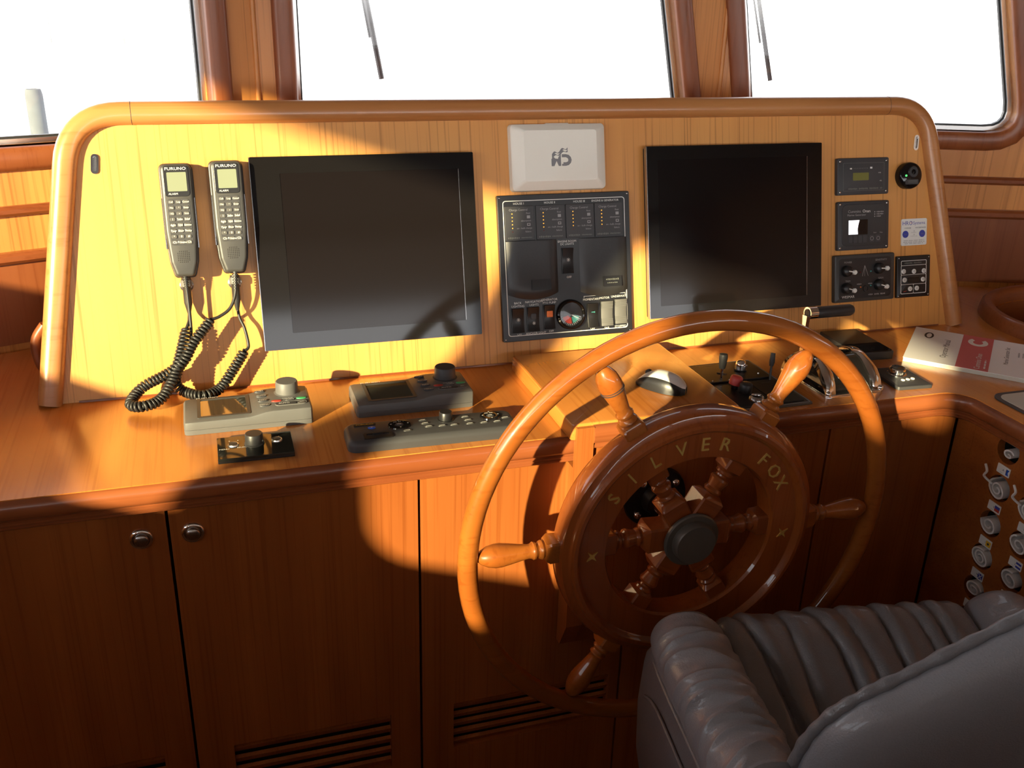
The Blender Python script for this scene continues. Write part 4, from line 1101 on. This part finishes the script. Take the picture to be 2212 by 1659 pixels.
MB().lathe([(0.0115, 0), (0.0125, 0.006), (0.0125, 0.018), (0.010, 0.021), (0.0002, 0.0214)], 24, T(-0.022, -0.048, 0.007)).build('black_knob', 'soft_black', ep, smooth=50)
MB().ring([(0.009, 0), (0.009, 0.006), (0.011, 0.008), (0.014, 0.006), (0.0155, 0)], 28, T(-0.018, -0.082, 0.007)).build('ring_gauge', 'steel', ep, smooth=50)
MB().lathe([(0.009, 0.0), (0.009, 0.004), (0.0002, 0.0045)], 20, T(-0.018, -0.082, 0.007)).build('gauge_glass', 'black_gloss', ep)
l2 = MB().tube([(0.064, 0.000, 0.004), (0.070, 0.010, 0.034)], 0.0024, 8).build('short_lever', 'black_plastic', ep, smooth=60)
MB().tube([(0.0695, 0.0095, 0.032), (0.071, 0.011, 0.040), (0.073, 0.014, 0.058)], [0.0042, 0.0058, 0.0048], 12).build('grip', 'soft_black', l2, smooth=60)
for x, y in ((0.055, 0.075), (0.056, 0.030), (-0.058, 0.016), (-0.020, 0.014)): MB().lathe([(0.0024, 0), (0.0016, 0.002), (0.0002, 0.0022)], 8, T(x, y, 0.009)).build('screw', 'steel', ep)
t = MB(); scrib(t, -0.060, 0.094, 0.022, 0.003, 0.0091, 1); scrib(t, -0.020, 0.094, 0.020, 0.003, 0.0091, 1); scrib(t, 0.048, -0.012, 0.02, 0.003, 0.0072, 1); scrib(t, 0.048, -0.060, 0.02, 0.003, 0.0072, 1)
t.build('lettering', 'dim_print', ep)

# --- engine throttle head
th = desk_thing('throttle_control', 'chrome and black throttle head with tall lever and black grip', 'throttle', 1.187, 1.528, R(2))
prof = []
for k in range(15):
    a_ = PI*k/14
    prof.append((-0.074+0.148*(k/14), 0.006+0.056*sin(a_)**0.62))
body = [(-0.074, 0.0)]+prof+[(0.074, 0.0)]
MB().loops([[(x, y, z_) for y, z_ in body] for x in (-0.043, 0.043)]).build('black_cover', 'black_gloss', th, smooth=35)
MB().slab(rrect(-0.066, -0.082, 0.066, 0.082, 0.008), 0.0, 0.006, 0.002).build('base_plate', 'chrome', th, smooth=35)
for sg in (-1, 1):
    L = []
    for k in range(19):
        a_ = PI*k/18; y = -0.079+0.158*k/18
        zc = 0.004+0.060*sin(a_)**0.6
        fl = 0.004*(1-sin(a_))
        xc = sg*(0.051+fl)
        w_ = 0.0105+0.003*sin(3*a_)**2
        L.append([(xc-w_, y, max(zc-0.016, 0.003)), (xc+w_, y, max(zc-0.018, 0.003)), (xc+w_, y, zc-0.003), (xc+w_*0.4, y, zc+0.002), (xc-w_*0.5, y, zc+0.003), (xc-w_, y, zc)])
    MB().loops(L).build('chrome_arch', 'chrome', th, smooth=50)
    MB().lathe([(0.006, 0), (0.006, 0.006), (0.004, 0.010), (0.0002, 0.011)], 16, T(sg*0.062, -0.076, 0.004)).build('cap_nut', 'chrome', th, smooth=50)
MB().holed(circle(-0.030, 0.002, 0.0055, 16), [circle(-0.0285, 0.003, 0.0035, 12)], 0, 0.0004, T(0, -0.064, 0.036) @ RX(R(52))).build('emblem', 'grey_print', th)
lv = MB().loops([[(-0.004, -0.006, 0), (0.004, -0.006, 0), (0.004, 0.006, 0), (-0.004, 0.006, 0)], [(-0.004, -0.0045, 0.060), (0.004, -0.0045, 0.060), (0.004, 0.0045, 0.060), (-0.004, 0.0045, 0.060)], [(-0.004, -0.007, 0.088), (0.004, -0.007, 0.088), (0.004, 0.007, 0.088), (-0.004, 0.007, 0.088)]], T(-0.066, 0.014, 0.052) @ RX(R(-4))).build('lever', 'chrome', th)
MB().tube([(-0.0645, 0.020, 0.144), (-0.054, 0.020, 0.144), (-0.046, 0.020, 0.144)], 0.0125, 20).build('lever_head', 'chrome', lv, smooth=50)
MB().tube([(-0.066, 0.020, 0.144), (-0.0645, 0.020, 0.144)], 0.0085, 16).build('head_cap', 'dark_device', lv, smooth=50)
MB().tube([(-0.046, 0.020, 0.1435), (-0.040, 0.020, 0.1435), (0.036, 0.020, 0.1425), (0.042, 0.020, 0.1425)], [0.0108, 0.0118, 0.0118, 0.0095], 20).build('grip', 'soft_black', lv, smooth=50)
MB().lathe([(0.014, 0), (0.014, 0.007), (0.0002, 0.0075)], 20, T(-0.0620, 0.014, 0.050) @ RY(R(-90))).build('pivot', 'chrome', th, smooth=50)

bx_ = desk_thing('black_box', 'flat black box on the desk behind the throttle', 'box', 1.358, 1.681, R(-3))
MB().slab(rrect(-0.047, -0.073, 0.047, 0.073, 0.003), 0, 0.018, 0.002).build('lid', 'soft_black', bx_, smooth=30)
MB().box(-0.010, -0.036, 0.018, 0.030, -0.034, 0.0183).build('print_line', 'dim_print', bx_)
MB().slab(rrect(-0.044, -0.070, 0.044, -0.020, 0.003), 0.018, 0.0195, 0.0006).build('raised_strip', 'black_gloss', bx_)

jp = desk_thing('thruster_joystick', 'small slate grey thruster plate with chrome knob and three buttons', 'control plate', 1.335, 1.498, R(-4))
MB().slab(rrect(-0.040, -0.052, 0.040, 0.052, 0.005), 0, 0.007, 0.002).build('plate', 'dark_device', jp, smooth=30)
MB().holed(rrect(-0.035, -0.047, 0.035, 0.047, 0.003), [rrect(-0.034, -0.046, 0.034, 0.046, 0.003)], 0.0069, 0.0074).build('inlay_line', 'black_plastic', jp)
MB().lathe([(0.020, 0.0069), (0.020, 0.009), (0.017, 0.010), (0.0165, 0.020), (0.015, 0.0215), (0.012, 0.020), (0.0002, 0.0205)], 30, T(0.000, 0.014, 0)).build('chrome_knob', 'chrome', jp, smooth=40)
MB().lathe([(0.013, 0.0195), (0.0125, 0.0225), (0.0002, 0.0235)], 24, T(0.000, 0.014, 0)).build('knob_top', 'black_gloss', jp, smooth=40)
for k in range(3): MB().lathe([(0.0042, 0.0069), (0.0040, 0.009), (0.0002, 0.010)], 14, T(-0.008+0.0125*k, -0.020+0.002*k, 0)).build('button', 'white_print', jp, smooth=50)

# --- operator manual
ax = Vector((0.714, 0.700, 0)); bx = Vector((-0.700, 0.714, 0))
MK = frame(ax, bx, (0, 0, 1), (1.411, 1.588, DZ+0.0003))
bk = thing('operator_manual', 'white paperback operator manual with a red band on the desk', 'book', MK)
MB().slab(rrect(0.0008, -0.296, 0.2345, -0.0008, 0.001, 1), 0.0, 0.0085).build('pages', 'paper_edge', bk)
MB().slab(rrect(0.0, -0.297, 0.235, 0.0, 0.001, 1), 0.0086, 0.0096).build('front_cover', 'paper', bk)
zc = 0.0098
MB().box(0.0, -0.168, zc-0.0001, 0.235, -0.104, zc+0.0001).build('red_band', 'cover_red', bk)
MB().text('Operator Manual', 0.108, -0.076, 0.0185, zc).text('Marine Generator Set', 0.130, -0.199, 0.0135, zc).build('title', 'ink', bk)
MB().holed(circle(0.185, -0.034, 0.022, 24, 0.010), [circle(0.185, -0.034, 0.017, 24, 0.0055)], zc-0.0001, zc+0.0001).build('section_mark', 'ink', bk)
MB().text('Cummins Onan', 0.060, -0.146, 0.0165, zc+0.0003).build('maker_name', 'white_print', bk)
scrib(MB(), 0.046, -0.160, 0.06, 0.004, zc+0.0003, 3).build('small_print', 'white_print', bk)
MB().add([(0.190+0.028*sx_*cos(R(40+280*k/24)), -0.137+0.021*sx_*sin(R(40+280*k/24)), zc+0.0003) for k in range(25) for sx_ in (1.0, 0.5)], [(2*k, 2*k+2, 2*k+3, 2*k+1) for k in range(24)]).build('maker_emblem', 'white_print', bk)
t = MB()
for k in range(9): scrib(t, 0.150, -0.222-0.0085*k, 0.034, 0.0035, zc, 1)
t.build('model_list', 'grey_print', bk)

# --- inlaid writing pad on the return desk
wp = desk_thing('writing_pad', 'beige pad with dark border on the return desk', 'pad', 1.62, 1.25, R(0))
MB().slab(rrect(-0.165, -0.40, 0.16, 0.135, 0.03, 6), 0, 0.002, 0.0005).build('border', 'dark_device', wp)
MB().slab(rrect(-0.155, -0.39, 0.15, 0.125, 0.024, 6), 0.002, 0.0026, 0).build('sheet', 'paper_edge', wp)

# ================================================================== STEERING WHEEL
WC = Vector((0.741, 1.275, 0.815))
MW = frame((1, 0, 0), (0, 0, 1), (0, -1, 0), WC) @ RX(R(1.8))
whl = thing('ship_wheel', 'varnished six-spoke wooden ship wheel with brass name letters', 'wheel', MW)
def torus(Rm, rx, rz, n=96, m=16):
    return MB().ring([(Rm+rx*cos(2*PI*k/m), rz*sin(2*PI*k/m)) for k in range(m)], n)
torus(0.3875, 0.0172, 0.0158).build('outer_rim', 'wheel_wood', whl, smooth=60)
FEL = [(0.156, -0.022), (0.155, 0.022), (0.158, 0.027), (0.203, 0.0275), (0.2055, 0.030), (0.207, 0.034), (0.211, 0.0375), (0.217, 0.0375), (0.221, 0.034), (0.2225, 0.029), (0.2245, 0.027), (0.2335, 0.024), (0.237, 0.018), (0.238, 0.008), (0.238, -0.010), (0.233, -0.020), (0.225, -0.024)]
MB().ring(FEL, 112).build('felloe', 'teak', whl, smooth=32)
def oct_(hw, ch, z_):
    return [(hw, -hw+ch, z_), (hw, hw-ch, z_), (hw-ch, hw, z_), (-hw+ch, hw, z_), (-hw, hw-ch, z_), (-hw, -hw+ch, z_), (-hw+ch, -hw, z_), (hw-ch, -hw, z_)]
def circ_(r, z_, n=20): return [(r*cos(2*PI*k/n), r*sin(2*PI*k/n), z_) for k in range(n)]
spoke = MB()
spoke.loops([oct_(0.017, 0.004, 0.030), oct_(0.0225, 0.003, 0.036), oct_(0.0235, 0.003, 0.074), oct_(0.018, 0.006, 0.082), oct_(0.014, 0.005, 0.084)])
spoke.lathe([(0.011, 0.080), (0.0155, 0.086), (0.0165, 0.089), (0.0150, 0.092), (0.0135, 0.094), (0.0145, 0.100), (0.0175, 0.110), (0.0160, 0.114), (0.0115, 0.117), (0.0115, 0.120), (0.0155, 0.123), (0.0160, 0.127), (0.0130, 0.131)], 20)
spoke.loops([oct_(0.013, 0.004, 0.128), oct_(0.0185, 0.003, 0.134), oct_(0.0195, 0.003, 0.160)])
hand = MB()
hand.loops([oct_(0.019, 0.003, 0.230), oct_(0.0195, 0.003, 0.250), oct_(0.016, 0.004, 0.2565), oct_(0.013, 0.004, 0.258)])
hand.lathe([(0.011, 0.254), (0.0155, 0.259), (0.0165, 0.262), (0.0150, 0.2655), (0.0120, 0.268), (0.0125, 0.2705), (0.0150, 0.2735), (0.0152, 0.2765), (0.0125, 0.280), (0.0122, 0.285), (0.0145, 0.300), (0.0178, 0.318), (0.0200, 0.332), (0.0200, 0.342), (0.0175, 0.354), (0.0115, 0.366), (0.0050, 0.3725), (0.0002, 0.374)], 24)
s0 = h0 = None
for k in range(6):
    M = RZ(R(-1+60*k)) @ RY(R(90))
    if s0 is None:
        s0 = spoke.build('spoke', 'teak', whl, M, smooth=35); h0 = hand.build('handle', 'wheel_wood', whl, M, smooth=35)
    else:
        share(s0, 'spoke', whl, M); share(h0, 'handle', whl, M)
# grip rings cut on the king spoke
for rr in (0.326, 0.330): MB().ring([(0.0188, -0.0006), (0.0202, -0.0006), (0.0202, 0.0006), (0.0188, 0.0006)], 24, RZ(R(119)) @ RY(R(90)) @ T(0, 0, rr)).build('king_spoke_groove', 'ink', whl)
hb = MB().lathe([(0.040, -0.030), (0.040, 0.022), (0.036, 0.026)], 36).build('hub', 'teak', whl, smooth=40)
MB().lathe([(0.046, 0.0255), (0.0505, 0.027), (0.0505, 0.031), (0.048, 0.033), (0.0385, 0.033), (0.0385, 0.034), (0.0375, 0.046), (0.0355, 0.0485), (0.0002, 0.0495)], 44).build('hub_cap', 'bronze_dark', hb, smooth=35)
MB().lathe([(0.019, -0.116), (0.019, -0.030)], 24).build('shaft', 'chrome', whl, smooth=60)
fl = MB().lathe([(0.062, -0.1170), (0.060, -0.112), (0.030, -0.110), (0.026, -0.090), (0.0205, -0.088)], 36).build('shaft_flange', 'black_plastic', whl, smooth=35)
for k in range(4): MB().lathe([(0.0075, 0), (0.0075, 0.006), (0.004, 0.009), (0.0002, 0.0095)], 12, RZ(R(40+90*k)) @ T(0.046, 0, -0.1115)).build('bolt', 'chrome', fl, smooth=50)
for ch, ang in (('S', 146), ('I', 132), ('L', 117.5), ('V', 102.5), ('E', 89), ('R', 77), ('F', 49.5), ('O', 38.5), ('X', 29)):
    l_ = MB().text3(ch, 0, 0, 0.034, 0.0, 0.0022).build('brass_letter', 'brass', whl, RZ(R(ang-90)) @ T(0, 0.1815, 0.0272))
    l_['label'] = 'raised brass capital letter ' + ch
for ang in (181.5, -5):
    st = []
    for k in range(8):
        a_ = PI*k/4; r_ = 0.0125 if k % 2 == 0 else 0.0035
        st.append((r_*cos(a_), r_*sin(a_)))
    MB().prism(st, 0, 0.0022).build('brass_star', 'brass', whl, RZ(R(ang-90)) @ T(0, 0.1815, 0.0272) @ RZ(R(40)))

# ================================================================== HELM CHAIR
ch = thing('helm_chair', 'dark grey leather helm chair with pleated seat and gathered armrest', 'chair', T(0.93, 0.95, 0) @ RZ(R(-9)))
def nz(x, s=0.0): return sin(12.9*x+s)*0.5+sin(31.7*x+1.7*s+1)*0.3+sin(71.3*x+2.3*s)*0.2
# pleated seat: profile from the back crease forward over the crown and down the front roll
SP = [(-0.14, 0.560), (-0.11, 0.585), (-0.06, 0.622), (0.0, 0.660), (0.06, 0.693), (0.11, 0.714), (0.150, 0.722), (0.180, 0.714), (0.200, 0.690), (0.207, 0.650), (0.205, 0.600), (0.200, 0.540), (0.195, 0.480)]
SPc = catmull([(0, a_, b_) for a_, b_ in SP], 6)
folds = [(-0.150, 0.050, 1.0), (-0.092, 0.040, 0.7), (-0.030, 0.046, 1.0), (0.020, 0.030, 0.6), (0.075, 0.040, 1.0), (0.130, 0.020, 0.7), (0.170, 0.010, 0.9)]
def seat(a_, b_):
    x = -0.212+0.445*a_
    q = b_*(len(SPc)-1); i = min(int(q), len(SPc)-2); p = SPc[i].lerp(SPc[i+1], q-i)
    t_ = min(1.0, b_/0.62)
    d_ = 0.0
    for fx, sl, am in folds:
        xf = fx+sl*(0.55-t_)*1.0+0.006*sin(5*t_+fx*40)
        e_ = x-xf
        d_ -= 0.0165*am*math.exp(-(abs(e_)/0.0065)**1.2)*(0.35+0.65*sin(PI*min(1, t_*0.9+0.1)))
        d_ += 0.0045*am*math.exp(-((e_-0.014)/0.012)**2)
    d_ += 0.0022*nz(x*1.5+t_*0.9, 3*t_)
    edge = min(a_, 1-a_)
    d_ -= 0.016*max(0, 1-edge/0.05)**2
    tg = (SPc[min(i+1, len(SPc)-1)]-SPc[i]).normalized()
    nr = Vector((0, -tg.z, tg.y))
    return (x, p.y+nr.y*d_, p.z+nr.z*d_)
MB().grid(seat, 150, 80).build('seat_cushion', 'leather', ch, smooth=70, fix=False)
MB().slab(rrect(-0.21, -0.14, 0.23, 0.19, 0.05), 0.44, 0.56, 0.02).build('seat_base', 'leather', ch, smooth=40)
# armrests: gathered top roll and smooth side panels
def arm(xc, name_amp, sgn):
    y0, y1 = -0.30, 0.185
    W_ = 0.062
    def fn(a_, b_):
        y = y0+(y1-y0)*a_
        ang = PI*(1.12-1.24*b_)
        endr = max(0.0, (y-(y1-0.075))/0.075); endr = min(1.0, endr)
        shrink = math.sqrt(max(0.0, 1-endr**2.4))
        x = W_*cos(ang); z_ = 0.058*max(-0.6, sin(ang))
        s_ = a_*24.0+0.9*sin(b_*3.6+a_*9)+0.5*sin(a_*31)+0.6*sin(b_*7+a_*4)
        s2 = a_*17.0-0.8*sin(b_*4.4-a_*6)+0.7*sin(a_*19+2)
        fold = 0.62*(1-abs(sin(PI*s_*0.5)))**1.6+0.55*(1-abs(sin(PI*s2*0.5)))**1.8*sin(PI*b_)-0.25
        am = name_amp*(0.75+0.25*sin(a_*23+1.3+4*b_))*sin(PI*min(1, max(0, (b_-0.06)/0.88)))*shrink
        r_ = 1+am*fold*0.27+0.02*nz(a_*1.3+b_*0.4, 2)*name_amp
        return (xc+x*r_*(0.55+0.45*shrink), y-0.02*(1-shrink)*0, 0.692+z_*r_*(0.25+0.75*shrink)-0.05*max(0, (0.45-a_))*0.3)
    return fn
aL = MB().grid(arm(-0.268, 1.0, -1), 300, 48).build('armrest_roll', 'leather_light', ch, smooth=75, fix=False)
aR = MB().grid(arm(0.292, 0.25, 1), 90, 26).build('armrest_roll', 'leather_light', ch, smooth=75, fix=False)
def sidep(xc, sgn):
    prof_ = [(-0.30, 0.692), (-0.30, 0.44), (0.13, 0.40), (0.185, 0.45), (0.20, 0.55), (0.185, 0.655), (0.15, 0.70)]
    pl = round_poly(prof_, 0.03, 4)
    L = []
    for t_, g_ in ((-0.050, -0.012), (-0.044, 0), (0.036, 0), (0.050, -0.006), (0.056, -0.020)):
        cx_ = sum(p[0] for p in pl)/len(pl); cy_ = sum(p[1] for p in pl)/len(pl)
        L.append([(xc+sgn*t_, p[0]+(cx_-p[0])*(-g_)/0.2, p[1]+(cy_-p[1])*(-g_)/0.2) for p in pl])
    return MB().loops(L)
sL = sidep(-0.272, -1).build('armrest_side', 'leather', ch, smooth=50)
sidep(0.296, 1).build('armrest_side', 'leather', ch, smooth=50)
# welt along the outer seam and the pivot boss
MB().tube(catmull([(-0.322, -0.30, 0.668), (-0.327, -0.10, 0.672), (-0.329, 0.06, 0.674), (-0.323, 0.14, 0.668), (-0.31, 0.175, 0.64), (-0.31, 0.190, 0.58)], 8), 0.0042, 8).build('seam_welt', 'leather', sL, smooth=60)
MB().tube(catmull([(-0.330, -0.30, 0.618), (-0.332, -0.05, 0.622), (-0.332, 0.08, 0.618), (-0.328, 0.150, 0.585)], 8), 0.003, 8).build('seam_welt', 'leather', sL, smooth=60)
MB().lathe([(0.062, 0.0), (0.062, 0.008), (0.056, 0.014), (0.0002, 0.016)], 36, T(-0.326, -0.03, 0.50) @ RY(R(-90))).build('pivot_boss', 'leather', sL, smooth=45)
# backrest shell seen from behind
BO = catmull([(0, -0.235, 0.44), (0, -0.236, 0.60), (0, -0.232, 0.745), (0, -0.216, 0.815), (0, -0.178, 0.862), (0, -0.128, 0.897), (0, -0.060, 0.947), (0, 0.010, 0.995), (0, 0.07, 1.025), (0, 0.13, 1.03), (0, 0.20, 1.01), (0, 0.26, 0.955), (0, 0.295, 0.88), (0, 0.30, 0.76), (0, 0.30, 0.60), (0, 0.30, 0.44)], 5)
def bk_pt(p, d_, g_):
    x, z_ = p.y, p.z
    cx_, cz_ = 0.03, 0.70
    x = cx_+(x-cx_)*g_; z_ = cz_+(z_-cz_)*g_
    return (x, -0.178-0.20*(z_-0.70)-0.0*x+d_-0.25*max(0, x+0.05)**2*0.3, z_)
L = []
for d_, g_ in ((0.030, 0.05), (0.032, 0.55), (0.030, 0.85), (0.022, 0.945), (0.010, 0.980), (-0.004, 0.985), (-0.014, 0.97), (-0.030, 0.92), (-0.045, 0.80), (-0.052, 0.62), (-0.055, 0.35), (-0.056, 0.05)):
    L.append([bk_pt(p, d_, g_) for p in BO])
MB().loops(L).build('backrest', 'leather_light', ch, smooth=60)
pp = [bk_pt(p, 0.012, 0.992) for p in BO]
rr = [0.0085*(1+0.10*sin(k*2.1)+0.10*sin(k*0.9)) for k in range(len(pp))]
pl2 = catmull(pp, 3)
MB().tube(pl2, [0.0082*(1+0.09*sin(k*0.9)+0.08*sin(k*0.37+1)) for k in range(len(pl2))], 10).build('rolled_piping', 'leather', ch, smooth=70)
MB().lathe([(0.05, 0.30), (0.05, 0.44)], 24, T(0.03, 0.0, 0)).build('pedestal_column', 'steel', ch, smooth=40)
MB().lathe([(0.20, 0.0005), (0.20, 0.012), (0.19, 0.018), (0.06, 0.03), (0.05, 0.06), (0.045, 0.31)], 36, T(0.03, 0.0, 0)).build('floor_base', 'steel', ch, smooth=40)

# ================================================================== OUTSIDE THE WINDOWS
def wiper(p0, p1, label):
    w = thing('windscreen_wiper', label, 'wiper', I4, 'wipers outside the front windows')
    a_, b_ = Vector(p0), Vector(p1)
    MB().tube([a_, b_], 0.0062, 6).build('blade', 'wiper_grey', w)
    off = Vector((-0.007, 0.012, 0))
    MB().tube([a_+off, a_.lerp(b_, 0.75)+off], 0.003, 6).build('arm', 'wiper_grey', w)
wiper((0.365, 2.36, 1.83), (0.4305, 2.36, 1.465), 'slim grey wiper blade hanging in the centre window')
wiper((1.345, 2.325, 1.83), (1.440, 2.292, 1.467), 'thin pale wiper blade at the left of the right window')

# harbour beyond the left window
def piling(x, y, z0, z1, r, label):
    p = thing('mooring_piling', label, 'piling', T(x, y, z0))
    h = z1-z0
    MB().lathe([(r*1.05, 0), (r*1.02, h*0.4), (r*1.0, h*0.8), (r*0.98, h*0.985), (r*0.85, h)], 14).build('post', 'piling_wood', p, smooth=40)
    MB().ring([(r*0.95, h*0.72), (r*1.12, h*0.72), (r*1.12, h*0.76), (r*0.95, h*0.76)], 14).build('rope_band', 'canvas', p)
piling(-1.52, 11.0, -3.0, 0.58, 0.085, 'weathered mooring piling faintly seen through the left window')
hb_ = thing('harbour_building', 'pale distant harbour building behind the glare', 'building', T(-0.4, 46.0, -3.0) @ RZ(R(-6)))
MB().box(-7.5, 0, 0, 2.2, 6, 9.0).build('wall', 'render_white', hb_)
for k in range(3):
    for j in range(2):
        w_ = MB().box(-0.45, -0.06, -0.7, 0.45, 0.02, 0.7).build('window', 'harbour_grey', hb_, T(-5.5+2.9*k, -0.02, 2.6+3.0*j))
        MB().box(-0.40, -0.075, -0.65, 0.40, -0.06, 0.65).build('pane', 'render_white', w_)
MB().box(-7.8, -0.3, 9.0, 2.5, 6.3, 9.4).build('roof', 'harbour_grey', hb_)
